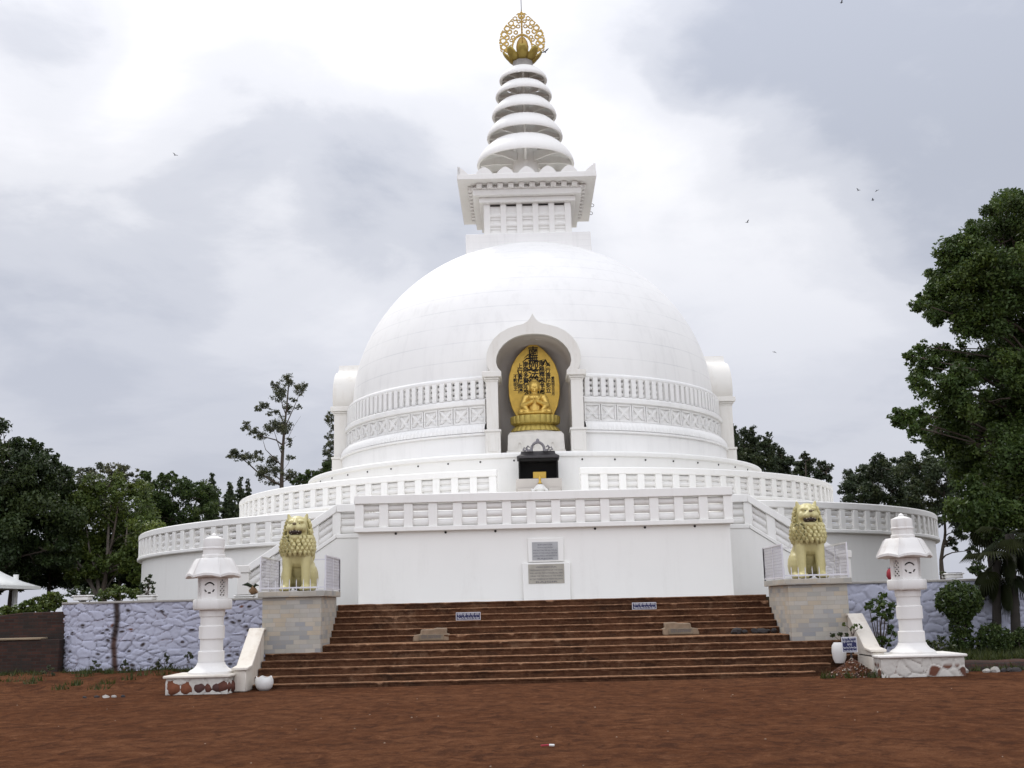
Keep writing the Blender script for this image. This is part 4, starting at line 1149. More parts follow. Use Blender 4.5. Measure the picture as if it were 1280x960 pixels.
# ------------------------------------------------------------------ stone lanterns
def hexr(r, rot, z, seg=1, scal=0.0):
    pts = []
    for k in range(6):
        a = rot+k*PI/3; b = rot+(k+1)*PI/3
        p = Vector((r*math.sin(a), -r*math.cos(a), 0)); q = Vector((r*math.sin(b), -r*math.cos(b), 0))
        for i in range(seg):
            t = i/seg; pt = p.lerp(q, t)
            pts.append((pt.x*(1), pt.y, z+scal*math.sin(PI*t)))
    return pts
def lantern(label, loc, mir):
    t = thing('stone_lantern', label, 'lantern', loc, 0, 'stone lanterns beside the steps')
    LS = M['lantern']; rot = R(30)
    mb = MB()
    mb.revolve([(.01,0),(.47,0),(.47,.05),(.42,.09),(.36,.12),(.30,.19),(.285,.24)], 48); mb.build('base', LS, t, sharp=40)
    mb = MB()
    mb.revolve([(.272,.235),(.272,.46),(.262,.475),(.240,.48),(.240,.725),(.268,.73),(.268,.985),(.256,.995),(.242,1.0),(.242,1.185),(.262,1.19),(.270,1.31),(.262,1.325),(.2,1.33)], 48)
    mb.build('shaft', LS, t, sharp=30)
    mb = MB(); mb.loft([hexr(.39,rot,1.325), hexr(.425,rot,1.35), hexr(.425,rot,1.53), hexr(.40,rot,1.55)]); mb.build('platform', LS, t, bevel=.012)
    # fire box: six thick faces, pierced alternately with a ringed disc and a lattice
    r = .325; ap = r*math.cos(PI/6); half = r/2
    mb = MB(); mb.loft([hexr(r-.085,rot,1.552), hexr(r-.085,rot,2.0)]); fb = mb.build('fire_box', M['hole'], t)
    for k in range(6):
        a = rot+(k+.5)*PI/3
        T = Matrix.Rotation(a, 4, 'Z')
        f = MB(); y0, y1 = -ap, -ap+.055
        lat = (k % 2 == 0)
        z0, z1 = 1.552, 2.0
        if not lat:
            # plate with two curved slots round a disc
            N = 40; ro, ri, zc = .122, .090, 1.785
            rect = []
            for i in range(N):
                th = 2*PI*i/N; c, s_ = math.cos(th), math.sin(th)
                q = min(half/abs(c) if abs(c) > 1e-6 else 9, (z1-zc)/s_ if s_ > 1e-6 else 9, (zc-z0)/-s_ if s_ < -1e-6 else 9)
                rect.append((q*c, zc+q*s_))
            cor = [(-half,z0),(half,z0),(half,z1),(-half,z1)]
            for i in range(N):      # snap nearest ray to each corner
                pass
            for cx, cz in cor:
                j = min(range(N), key=lambda q: math.hypot(rect[q][0]-cx, rect[q][1]-cz)); rect[j] = (cx, cz)
            cir = lambda rad: [(rad*math.cos(2*PI*i/N), zc+rad*math.sin(2*PI*i/N)) for i in range(N)]
            A, Bc, Cc = rect, cir(ro), cir(ri)
            V_ = [(x,y0,z) for x,z in A+Bc+Cc] + [(x,y1,z) for x,z in A+Bc+Cc]; F_ = []
            slot = lambda i: any(lo <= (i+.5)/N*360 <= hi for lo, hi in ((25,155),(200,238),(250,290),(302,340)))
            L3 = 3*N
            for i in range(N):
                j = (i+1) % N
                F_ += [(i,N+i,N+j,j)]
                if slot(i):
                    F_ += [(N+i,N+i+L3,N+j+L3,N+j), (2*N+i,2*N+j,2*N+j+L3,2*N+i+L3)]
                    if not slot(i-1): F_.append((N+i,2*N+i,2*N+i+L3,N+i+L3))
                    if not slot((i+1) % N): F_.append((N+j,N+j+L3,2*N+j+L3,2*N+j))
                else: F_.append((N+i,2*N+i,2*N+j,N+j))
            F_.append(tuple(2*N+i for i in range(N)))
            f.add(V_, F_, T)
            f.build('disc_face', LS, fb, sharp=30)
        else:
            # solid stiles with a lattice of crossing bars
            f.box(-half,-.075,y0,y1,z0,z1,T); f.box(.075,half,y0,y1,z0,z1,T); f.box(-.075,.075,y0,y1,z0,1.60,T); f.box(-.075,.075,y0,y1,1.955,z1,T)
            for i in range(-2, 9):
                for sg in (-1, 1):
                    zc = 1.60+.088*i+.03
                    pts = []
                    x0_, x1_ = -.075, .075
                    za, zb = zc-sg*.075, zc+sg*.075
                    lo, hi = 1.60, 1.955
                    def clip(xa, za, xb, zb):
                        ps = []
                        for tt in np.linspace(0, 1, 31):
                            z = za+(zb-za)*tt
                            if lo-.005 <= z <= hi+.005: ps.append((xa+(xb-xa)*tt, z))
                        return ps
                    ps = clip(x0_, za, x1_, zb)
                    if len(ps) > 2:
                        (xa, z_a), (xb, z_b) = ps[0], ps[-1]
                        f.tube([T @ Vector((xa, y0+.02+.004*sg, z_a)), T @ Vector((xb, y0+.02+.004*sg, z_b))], .0165, 4)
            f.build('lattice_face', LS, fb, sharp=30)
    # roof with scalloped eaves
    sg = 10
    rr_ = [hexr(.30,rot,2.005,sg), hexr(.550,rot,1.985,sg,.035), hexr(.600,rot,2.0,sg,.045), hexr(.598,rot,2.045,sg,.05), hexr(.565,rot,2.09,sg,.035), hexr(.490,rot,2.23,sg,.01), hexr(.420,rot,2.36,sg), hexr(.365,rot,2.41,sg), hexr(.23,rot,2.43,sg)]
    mb = MB(); mb.loft(rr_); rf = mb.build('roof', LS, t, sharp=28)
    for k in range(6):
        a = rot+k*PI/3; d = Vector((math.sin(a), -math.cos(a), 0))
        mb = MB(); mb.tube([d*.604+Vector((0,0,2.03)), d*.568+Vector((0,0,2.095)), d*.492+Vector((0,0,2.232)), d*.421+Vector((0,0,2.365)), d*.36+Vector((0,0,2.41))], [.010,.012,.011,.010,.009], 8)
        mb.build('roof_ridge', LS, rf)
    mb = MB(); mb.revolve([(.20,2.42),(.245,2.43),(.25,2.47),(.24,2.49),(.225,2.495),(.225,2.60),(.235,2.605),(.24,2.63),(.232,2.645),(.222,2.65),(.222,2.80),(.212,2.83),(.10,2.875),(.06,2.885),(.055,2.915),(.03,2.94),(.0,2.955)], 40)
    mb.build('finial', LS, t, sharp=28)
lantern('white stone lantern on the left terrace, before the lavender wall', (-7.22,-25.0,.375), -1)
lantern('white stone lantern on the right terrace, beside the round bush', (7.575,-25.0,.435), 1)

# ------------------------------------------------------------------ pots, sign, heap, small things
def lotus_pot(label, loc, mat, s=1.0):
    t = thing('flower_pot', label, 'pot', loc)
    mb = MB()
    def m(r, z, a, j): return (r, z - (.032 if j in (5, 6) else .012 if j == 4 else 0)*abs(math.sin(a*2.5+.4))**1.5)
    mb.revolve([(.01,.0),(.10*s,.0),(.165*s,.06*s),(.195*s,.15*s),(.19*s,.23*s),(.165*s,.30*s),(.15*s,.295*s),(.165*s,.2*s),(.01,.16*s)], 60, mod=m)
    mb.build('bowl', mat, t, sharp=60)
    mb = MB(); mb.revolve([(.155*s,.20*s),(.08*s,.215*s),(.005,.22*s)], 20); mb.build('soil', M['earth'], t)
lotus_pot('white lotus-rimmed pot at the left foot of the brown steps', (-6.12,-24.86,0), M['pot'])
t = thing('flower_pot', 'tall white pot standing behind the blue notice board', 'pot', (6.19,-24.38,.255))
mb = MB(); mb.revolve([(.01,0),(.10,0),(.14,.10),(.155,.24),(.145,.36),(.10,.43),(.08,.43),(.09,.35),(.01,.32)], 32); mb.build('bowl', M['pot'], t)
sg_ = enamel_sign('notice_board', 'navy board with five white lines on a short post, by the gravel heap', (6.27,-24.95,.50), .315, .315, ['कृपया ध्यान दें', 'जूते उतार कर चढ़ें', 'NOTICE', 'Please Keep This Place Clean', 'Shoes Are Not Allowed'])
mb = MB(); mb.tube([(.03,.03,-.42),(.03,.03,.28)], .022, 8); mb.build('post', M['iron'], sg_)
hp = thing('gravel_heap', 'low heap of reddish gravel and pale stones at the right foot of the steps', 'gravel heap', (6.30,-24.95,0))
mb = MB(); vs = [(0,0,.36)]; nr, na = 12, 44
for j in range(1, nr+1):
    for i in range(na):
        a = 2*PI*i/na; r = .50*j/nr*(1+.14*noise.noise(Vector((math.cos(a)*1.3, math.sin(a)*1.3, 2))))
        z = .37*(1-(j/nr))**1.15*(1+.0)+.03*noise.noise(Vector((r*math.cos(a)*9, r*math.sin(a)*9, 5)))
        vs.append((r*math.cos(a)*1.2, r*math.sin(a)*.8, z-.03*(j == nr)))
fs = [(0, 1+i, 1+(i+1)%na) for i in range(na)]
for j in range(nr-1):
    for i in range(na): fs.append((1+j*na+i, 1+(j+1)*na+i, 1+(j+1)*na+(i+1)%na, 1+j*na+(i+1)%na))
mb.add(vs, fs); mb.build('mound', M['earth'], hp, sharp=180)
rn = random.Random(9)
def pebble(mb, c, r, rn):
    k = len(mb.v); mb.ell((0,0,0), (r*rn.uniform(.8,1.3), r*rn.uniform(.7,1.1), r*rn.uniform(.5,.8)), 7, 5, Matrix.Translation(c) @ Matrix.Rotation(rn.uniform(0,3),4,'Z') @ Matrix.Rotation(rn.uniform(-.6,.6),4,'X'))
    for q in range(k, len(mb.v)):
        p = Vector(mb.v[q]); d = (p-Vector(c)); mb.v[q] = tuple(Vector(c)+d*(1+.35*noise.noise(p*23)))
for mname, cnt, c in (('reddish', 300, (.17,.085,.06)), ('pale', 90, (.42,.36,.29)), ('dark', 160, (.07,.045,.035))):
    mb = MB()
    for _ in range(cnt):
        a = rn.uniform(0, 2*PI); q = rn.random()**.6; r = .52*q
        z = .37*(1-q)**1.15
        pebble(mb, (r*math.cos(a)*1.2, r*math.sin(a)*.8, z+.004), rn.uniform(.009, .025), rn)
    tag(mb.build(mname+'_gravel', simple(mname+'_gravel_stone', c, .9, var=.3), hp), kind='stuff')
# loose black lumps on the landing step, concrete rubble on the ground at left
for k, (x, dx) in enumerate(((4.55,.10),(4.79,.07),(4.95,.08),(5.10,.09),(5.24,.07),(4.37,.06))):
    mb = MB(); pebble(mb, (0,0,.05), .075+.02*(k % 3), random.Random(k))
    tag(mb.build('stone_lump', M['dark_stone'], loc=(x,-22.42+.03*(k % 2),.86)), 'rough black stone lump lying on the landing of the steps', 'stone', 'black stone lumps on the steps')
for k, (x, y, r, m_) in enumerate(((-9.1,-25.9,.075,'pot'),(-8.95,-25.85,.065,'pot'),(-9.32,-25.8,.055,'dark_stone'),(-9.55,-25.85,.05,'dark_stone'),(-8.75,-25.9,.05,'dark_stone'))):
    mb = MB(); pebble(mb, (0,0,.012), r, random.Random(k+40))
    tag(mb.build('ground_stone', M['concrete'] if m_ == 'pot' else M['dark_stone'], loc=(x, y, .0)), 'pale broken concrete lump on the ground left of the left lantern' if m_ == 'pot' else 'small dark stone on the ground left of the left lantern', 'stone', 'stones on the ground at left')
for k, (px, py, r) in enumerate(((1233,839,.10),(1244,837,.12),(1254,838,.08),(1262,838,.09),(1271,836,.10),(1203,836,.14),(1252,828,.05))):
    p = at(px, py, -24.6 if py > 830 else -23.9)
    mb = MB(); pebble(mb, (0,0,.02), r, random.Random(k+60))
    tag(mb.build('ground_stone', M['concrete'] if k in (0, 1, 5) else M['dark_stone'], loc=(p.x, p.y, .0)), 'rough stone on the bare earth at the right edge', 'stone', 'stones on the earth at right')
# litter: tiny pebbles scattered over the square
mb = MB()
for _ in range(110):
    y = -26-23*rn.random()**.8; x = rn.uniform(-1, 1)*(50+y)*.5
    pebble(mb, (x, y, .003), rn.uniform(.006, .015), rn)
tag(mb.build('pebbles', simple('pale_pebble', (.27,.19,.13), .9, var=.3)), kind='stuff')
t = thing('litter_stick', 'small red and white scrap lying on the bare earth', 'litter', tuple(at(660, 920, -37)[:2])+(0,))
t.location = (CAM.x+.25, -35.9, .012)
mb = MB(); mb.tube([(-.10,0,.01),(.0,.0,.014)], .012, 6); mb.build('red_end', M['red_cloth'], t)
mb = MB(); mb.tube([(.0,0,.014),(.06,-.01,.012)], .014, 6); mb.build('white_end', M['pot'], t)
# soil kerb on the right
kb = MB(); n = 60; vs = []; fs = []
for i in range(n+1):
    x = 8.6+7*i/n; w = .05*noise.noise(Vector((x*2, 3, 1)))
    pts = [(-24.25+w, -.02), (-24.2+w, .16+w*.6), (-24.1+w, .20+w*.5), (-23.6, .20+w*.5), (-23.4, .0)]
    vs += [(x, y, z) for y, z in pts]
for i in range(n):
    for j in range(4): a = i*5+j; fs.append((a, a+5, a+6, a+1))
kb.add(vs, fs); tag(kb.build('kerb', M['brick'], sharp=60), kind='structure')

# ------------------------------------------------------------------ brick walls and planters at the left, planters on the walls
bw = thing('brick_wall', 'dark stepped brick wall with a sandy ledge, at the left edge', 'wall', (-14.5,-20.2,0)); bw['kind'] = 'thing'
mb = MB(); mb.box(-3.5,2.3,-.42,.0,-.05,1.08); mb.build('lower_course', M['brick'], bw, bevel=.02)
mb = MB(); mb.box(-3.5,1.85,-.46,-.0,1.082,1.135); mb.build('ledge', M['ledge'], bw, bevel=.015)
mb = MB(); mb.prism_y([(-3.5,.0),(2.3,.0),(2.3,1.76),(1.2,1.76),(-.2,1.62),(-1.6,1.45),(-3.5,1.35)], .005, .5); mb.build('upper_course', M['brick'], bw, bevel=.02)
def planter(label, px, py, Y, w, h=.11):
    p = at(px, py, Y)
    t = thing('wall_planter', label, 'planter', (p.x, Y, p.z-h))
    mb = MB(); mb.box(-w,w,-.18,.18,-.02,h-.04); mb.box(-w-.03,w+.03,-.21,.21,h-.038,h); mb.build('box', M['pot'], t, bevel=.015)
    mb = MB(); mb.box(-w+.03,w-.03,-.2,.2,h,h+.012); mb.build('soil', M['turf'], t)
    return t
planter('low white planter near the left end of the lavender wall', 104, 744, -20.1, .19)
planter('low white planter under the small shrub on the lavender wall', 184, 744, -20.1, .19)
planter('low white planter on the wall beside the left lion plinth', 306, 744, -20.1, .22)
planter('low white planter on the wall right of the right lantern', 1190, 716.5, -20.1, .21)
p = at(313, 736, -20.05)
t = thing('broken_pot', 'tilted brown pot with a dark leaf on the wall beside the left plinth', 'pot', (p.x, p.y, p.z-.10))
mb = MB(); mb.revolve([(.01,0),(.07,.0),(.12,.16),(.10,.16),(.01,.05)], 20, M=Matrix.Rotation(R(55),4,'Y')); mb.build('bowl', simple('brown_clay', (.20,.12,.06), .8), t)
mb = MB(); mb.tube([(0,0,.05),(.05,0,.15),(-.08,-.03,.22),(-.2,-.04,.20)], [.02,.05,.05,.01], 6); mb.tube([(.02,0,.1),(.14,0,.2),(.22,-.02,.18)], [.02,.04,.01], 6); mb.build('leaf', M['leaf_dark'], t)
p = at(1113, 714, -18.5)
t = thing('umbrella', 'red and navy umbrella half hidden behind the right lantern', 'umbrella', (p.x+.10, p.y, p.z-.05))
for k in range(8):
    mb = MB(); mb.revolve([(.005,.19),(.11,.165),(.20,.10),(.24,.0)], 6, k*PI/4, (k+1)*PI/4, M=Matrix.Rotation(R(-50),4,'Y'))
    o = mb.build('canopy_panel', M['red_cloth'] if k in (5, 6, 7) else M['navy_cloth'], t)
mb = MB(); mb.tube([Matrix.Rotation(R(-50),4,'Y') @ Vector((0,0,-.5)), Matrix.Rotation(R(-50),4,'Y') @ Vector((0,0,.22))], .008, 6); mb.build('handle', M['iron'], t)

# ------------------------------------------------------------------ tent pavilion at the left edge
pv = thing('tent_pavilion', 'white fabric pavilion roof on a white post, at the left edge under the trees', 'pavilion', (-22.72,-8.0,1.7))
mb = MB(); hs = 3.35; n = 14; vs = []; fs = []
for j in range(n+1):
    for i in range(n+1):
        x = -hs+2*hs*i/n; y = -hs+2*hs*j/n
        q = max(abs(x), abs(y))/hs
        z = 1.10 + 2.6*(1-q)**1.35 + .10*abs(x/hs*y/hs)*0
        vs.append((x, y, z))
for j in range(n):
    for i in range(n): a = j*(n+1)+i; fs.append((a, a+1, a+n+2, a+n+1))
mb.add(vs, fs); o = mb.build('canopy', M['canopy'], pv, sharp=30); s_ = o.modifiers.new('s', 'SOLIDIFY'); s_.thickness = .02
mb = MB()
for a in range(4): mb.box(-hs-.02,hs+.02,-hs-.03,-hs+.02,.98,1.10, Matrix.Rotation(a*PI/2,4,'Z'))
mb.build('valance', M['canopy'], pv)
for sx in (-1, 1):
    for sy in (-1, 1):
        mb = MB(); mb.tube([(sx*2.68,sy*2.68,0),(sx*2.68,sy*2.68,1.55)], .10, 16); mb.build('post', M['canopy'], pv)

# ------------------------------------------------------------------ vegetation
def mesh_np(verts, faces, cols=None):
    me = bpy.data.meshes.new('veg'); nf, k = faces.shape
    me.vertices.add(len(verts)); me.vertices.foreach_set('co', verts.astype(np.float32).ravel())
    me.loops.add(nf*k); me.loops.foreach_set('vertex_index', faces.astype(np.int32).ravel())
    me.polygons.add(nf); me.polygons.foreach_set('loop_start', (np.arange(nf)*k).astype(np.int32)); me.polygons.foreach_set('loop_total', np.full(nf, k, np.int32))
    me.update(calc_edges=True)
    if cols is not None:
        ca = me.color_attributes.new('leaf', 'FLOAT_COLOR', 'POINT')
        b = np.ones((len(verts), 4), np.float32); b[:, :3] = cols; ca.data.foreach_set('color', b.ravel())
    return me
def leaves(blobs, seed, size, per_m2=95, sub_r=.34, spread=.55, aspect=.5, up=.45, flat=.75, hang=.0, sub_k=1.0, shell=.5):
    """leaf-sized blades in clumps through the crown; blobs: (x, y, z, rx, ry, rz)"""
    g = np.random.default_rng(seed); VS, CS = [], []
    for bl in blobs:
        c = np.array(bl[:3]); r = np.array(bl[3:6]); rm = r.mean()
        area = 4*PI*rm*rm
        ns = max(5, int(15*sub_k*(1+rm*.35)))
        d = g.normal(size=(ns, 3)); d /= np.linalg.norm(d, axis=1, keepdims=True)
        rad = g.uniform(shell, 1.0, (ns, 1))
        sc = c+d*r*rad
        shade_b = g.uniform(.25, .95)
        for k in range(ns):
            rs = rm*sub_r*g.uniform(.65, 1.35)
            n = max(6, int(area*per_m2/ns*g.uniform(.6, 1.4)))
            q = g.normal(size=(n, 3)); q /= np.linalg.norm(q, axis=1, keepdims=True)
            p = sc[k]+q*(g.random((n, 1))**spread)*rs*np.array([1, 1, flat])
            nrm = g.normal(size=(n, 3))*.8+np.array([0, 0, up])+.5*q; nrm /= np.linalg.norm(nrm, axis=1, keepdims=True)
            t = g.normal(size=(n, 3)); t[:, 2] -= hang*2; t -= nrm*(t*nrm).sum(1, keepdims=True); t /= np.linalg.norm(t, axis=1, keepdims=True)+1e-9
            w = np.cross(nrm, t); L = size*g.uniform(.6, 1.4, (n, 1)); 
            v = np.stack([p-t*L*.5, p+w*L*aspect*.5-t*L*.05, p+t*L*.5, p-w*L*aspect*.5-t*L*.05], 1)
            VS.append(v.reshape(-1, 3))
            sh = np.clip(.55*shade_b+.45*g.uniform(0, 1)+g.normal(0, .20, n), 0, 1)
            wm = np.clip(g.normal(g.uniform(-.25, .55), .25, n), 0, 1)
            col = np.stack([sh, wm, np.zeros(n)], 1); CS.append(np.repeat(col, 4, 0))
    V = np.concatenate(VS); return mesh_np(V, np.arange(len(V)).reshape(-1, 4), np.concatenate(CS))
def limbs(base, path, blobs, r0, seed, twigs=3, rmin=.03, n=7):
    rg = random.Random(seed); mb = MB()
    P = [Vector(base)]+[Vector(p) for p in path]
    L = len(P)
    rad = [r0*(1-.72*i/max(1, L-1)) for i in range(L)]
    rad[0] *= 1.25
    fine = []; fr = []
    for i in range(L-1):
        for k in range(4):
            t = k/4; q = P[i].lerp(P[i+1], t); q = q+Vector((rg.uniform(-1, 1), rg.uniform(-1, 1), 0))*r0*.18*(1 if i+k else 0)
            fine.append(q); fr.append(rad[i]+(rad[i+1]-rad[i])*t)
    fine.append(P[-1]); fr.append(rad[-1])
    mb.tube(fine, fr, n+3)
    for bl in blobs:
        c = Vector(bl[:3]); 
        cand = [(abs((f.z+.25*(c-f).length*1.2) - c.z)+.35*(f-c).length, i) for i, f in enumerate(fine) if i > len(fine)*.25]
        i = min(cand)[1]; s = fine[i]
        m1 = s.lerp(c, .4)+Vector((rg.uniform(-.2, .2), rg.uniform(-.2, .2), .12*(c-s).length)); ra = min(fr[i]*.5, .03+.045*bl[3])
        e = c+Vector((0, 0, bl[5]*.3))
        mb.tube([s, s.lerp(m1, .5)+Vector((rg.uniform(-.08, .08), 0, .05)), m1, m1.lerp(e, .55), e], [ra, ra*.85, ra*.65, ra*.4, max(rmin*.5, ra*.15)], n)
        for _ in range(twigs):
            d = Vector((rg.gauss(0, 1), rg.gauss(0, 1), rg.gauss(.3, .7))).normalized()
            q = m1.lerp(e, rg.uniform(.2, .9)); mb.tube([q, q+Vector((d.x*bl[3], d.y*bl[4], d.z*bl[5]))*.45+Vector((0,0,.05)), q+Vector((d.x*bl[3], d.y*bl[4], d.z*bl[5]))*.85], [max(rmin, ra*.35), max(rmin*.7, ra*.22), rmin*.4], 5)
    return mb.mesh(sharp=180)
def px_blobs(lst, Y, seed, depth=1.0, squash=.85):
    rg = random.Random(seed); out = []
    for b in lst:
        px, py, rp = b[:3]; dy = (b[3] if len(b) > 3 else rg.uniform(-1, 1)*depth)
        p = at(px, py, Y+dy); r = rp*(p-CAM).length/F_PX
        out.append((p.x, p.y, p.z, r, r*1.05, r*squash))
    return out
def tree(name, label, cat, base, path, blobs, size, leaf, bark='bark', r0=.25, seed=1, group=None, twigs=3, crown='crown', **kw):
    t = thing(name, label, cat, tuple(base), 0, group)
    o = Vector(base)
    lb = [(b[0]-o.x, b[1]-o.y, b[2]-o.z)+tuple(b[3:]) for b in blobs]
    link('trunk', limbs((0,0,-.1), [Vector(p)-o for p in path], lb, r0, seed, twigs), M[bark], t)
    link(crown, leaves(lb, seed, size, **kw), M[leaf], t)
    return t
def ground_at(px, Y, z=1.70):
    p = at(px, 700, Y); return Vector((p.x, Y, z))

TG = 'trees behind the monument'
# left side
Y = -1.0
bl = px_blobs([(20,640,62),(-60,620,85),(55,598,34),(64,632,30),(46,676,40),(-45,680,60),(12,585,36),(-45,560,40),(74,690,22),(34,575,22),(-90,670,70),(62,575,12),(84,590,9),(52,562,10),(18,562,14),(38,556,8),(84,606,12),(3,530,7),(-14,538,22)], Y, 3, 1.8)
b0 = ground_at(-5, Y); tree('broadleaf_tree', 'dense dark tree at the left edge above the white pavilion roof', 'tree', b0, [at(-5,720,Y), at(-8,660,Y), at(5,600,Y)], bl, .15, 'leaf_dark', r0=.22, seed=3, per_m2=300, hang=.5)
Y = 0.0
bl = px_blobs([(128,628,34),(162,640,30),(108,655,30),(150,672,30),(98,690,28),(120,690,24),(178,668,22),(145,610,20),(110,622,20),(172,612,16),(90,640,18),(160,700,20),(95,716,16),(182,698,18),(118,708,16),(140,706,18),(172,720,12)], Y, 5, 1.6)
b0 = ground_at(128, Y); t = tree('broadleaf_tree', 'bright green leafy tree with several leaning stems, left of the terrace', 'tree', b0, [at(132,718,Y), at(140,680,Y), at(148,630,Y)], bl, .14, 'leaf_light', 'bark', r0=.11, seed=5, per_m2=330, sub_r=.40, twigs=1)
mb = MB()
for pts in ([(118,745),(112,722),(98,704),(90,680)], [(122,745),(112,728),(98,712),(80,690)], [(130,745),(134,700),(136,650),(140,620)], [(126,745),(146,716),(156,690),(160,650)], [(124,745),(121,715),(112,690),(108,660)]):
    q = [at(a, b, Y+.3)-b0 for a, b in pts]; mb.tube(q, [.09,.07,.05,.02], 7)
mb.build('stem', M['bark_pale'], t)
Y = 12.0
bl = px_blobs([(105,592,10),(125,588,11),(142,586,11),(160,590,11),(118,600,15),(150,602,16),(175,602,10),(98,604,10)], Y, 6, 1.5)
b0 = ground_at(132, Y); tree('feathery_tree', 'grey-green feathery tree showing above the bright green tree', 'tree', b0, [at(132,680,Y), at(132,610,Y)], bl, .15, 'leaf_grey', r0=.15, seed=6, per_m2=170, twigs=1)
Y = 9.0
bl = px_blobs([(200,622,24),(240,625,28),(222,645,32),(262,640,14),(190,650,28),(186,604,13),(208,602,12),(228,608,14),(252,612,10),(200,690,34),(240,668,26),(170,690,30),(182,594,6),(216,594,6)], Y, 7, 1.6)
b0 = ground_at(215, Y); tree('broadleaf_tree', 'deep green rounded tree behind the left end of the terrace', 'tree', b0, [at(215,700,Y), at(215,640,Y)], bl, .16, 'leaf_mid', r0=.2, seed=7, per_m2=300, twigs=1)
# dense dark growth behind the left trees: individual shade trees
for k, (px, top, w, Yk) in enumerate(((15,690,46,4),(62,688,42,7),(105,690,40,10),(150,700,36,5),(186,700,26,3),(-40,680,55,6))):
    bl = px_blobs([(px,top,w*.75),(px-w*.45,top+12,w*.6),(px+w*.45,top+10,w*.6),(px,top+28,w*.5),(px-w*.5,top+36,w*.35),(px+w*.5,top+34,w*.35)], Yk, 50+k, 1.2)
    b0 = ground_at(px, Yk)
    lab = ['low dark tree just right of the pavilion post, under the big left tree','low dark tree between the pavilion and the leaning pale stems','low dark tree directly behind the leaning pale stems','low dark tree above the clipped hedge at the wall','low dark tree touching the left end of the white terrace','low dark tree behind the pavilion roof at the left edge'][k]
    tree('shade_tree', lab, 'tree', b0, [at(px,728,Yk), at(px,700,Yk)], bl, .17, 'leaf_dark', r0=.12, seed=80+k, per_m2=260, twigs=1, group='low dark trees at the left')
# cypresses
for k, (px, top, bot, w, Yk, lab) in enumerate(((264.7,592,668,6.8,12,'slim dark cypress, leftmost of the four'),(287.5,603,668,7.4,10,'slim dark cypress standing alone, second from the left'),(300.2,597,660,5.4,14,'slim dark cypress touching its shorter right neighbour'),(310,600,660,5.2,16,'slim dark cypress nearest the white stupa'))):
    rg = random.Random(k); lst = []
    for i in range(11):
        f_ = i/10; lst.append((px+rg.uniform(-1, 1), top+2+(bot-top)*f_, 1.4*max(1.8, w*(.28+.72*min(1, f_*2.2))), rg.uniform(-.1, .1)))
    bl = px_blobs(lst, Yk, k+1, .1, 1.3); b0 = ground_at(px, Yk)
    tree('cypress', lab, 'tree', b0, [at(px,640,Yk), at(px,top+8,Yk)], bl, .13, 'leaf_fir', r0=.12, seed=20+k, group='cypresses left of the stupa', per_m2=420, aspect=.45, hang=-.6, twigs=0, sub_k=1.2)
# tall airy tree
Y = 20.0
lst = [(361,476,10),(374,486,9),(351,494,12),(345,482,7),(331,507,8),(322,512,5),(360,510,8),(347,530,12),(356,534,10),(338,535,8),(317,540,8),(308,533,7),(326,544,7),(362,550,4.5),(362,556,3),(292,566,8),(302,570,8),(312,572,8),(287,570,5),(323,566,6),(326,574,5),(334,588,12),(326,592,8),(341,575,8),(345,590,8),(361,572,4),(366,572,3),(362,596,9),(369,592,6),(352,560,3),(380,482,5),(345,515,5),(368,500,4),(340,602,7),(336,518,4),(374,508,4)]
bl = px_blobs(lst, Y, 9, 1.3)
b0 = ground_at(352, Y); t = thing('airy_tree', 'tall thin airy tree against the sky, left of the dome', 'tree', tuple(b0))
mb = MB()
def limb(pts, r):
    q = [at(a, b, Y+(c if len(p_) > 2 else 0))-b0 for p_ in pts for a, b, c in [tuple(p_)+(0,)*(3-len(p_))]]
    n = len(q); mb.tube(q, [r*(1-.8*i/(n-1)) for i in range(n)], 8)
limb([(351,745),(351.5,660),(352,607),(352.5,580),(354,555),(355.5,535),(358,512),(361,480)], .17)
for pts, r in [(p_, r_*.62) for p_, r_ in (([(352,607),(338,600),(322,590),(311,580),(300,571),(288,570)], .11), ([(352,582),(342,572),(332,562),(328,548)], .07), ([(354,557),(345,550),(330,546),(315,540),(307,533)], .08), ([(354,548),(358,530),(368,508),(376,488)], .08),
               ([(354,557),(360,548),(366,535),(376,520)], .035), ([(355,530),(349,515),(335,510),(322,512)], .06), ([(352.5,590),(360,580),(363,572)], .04), ([(353,602),(345,595),(336,586)], .07), ([(352,604),(360,598),(368,592)], .05), ([(357,518),(351,500),(345,482)], .05), ([(353,570),(348,556),(343,540),(338,534)], .05), ([(354,556),(360,552),(370,545)], .03))]:
    limb(pts, r)
mb.build('trunk', M['bark'], t, sharp=180)
lb = [(b[0]-b0.x, b[1]-b0.y, b[2]-b0.z)+tuple(b[3:]) for b in bl]
link('crown', leaves([b[:3]+(b[3]*1.18, b[4]*1.18, b[5]*1.1) for b in lb], 9, .115, per_m2=210, sub_r=.40, sub_k=1.1, shell=.15, spread=.8), M['leaf_grey'], t)
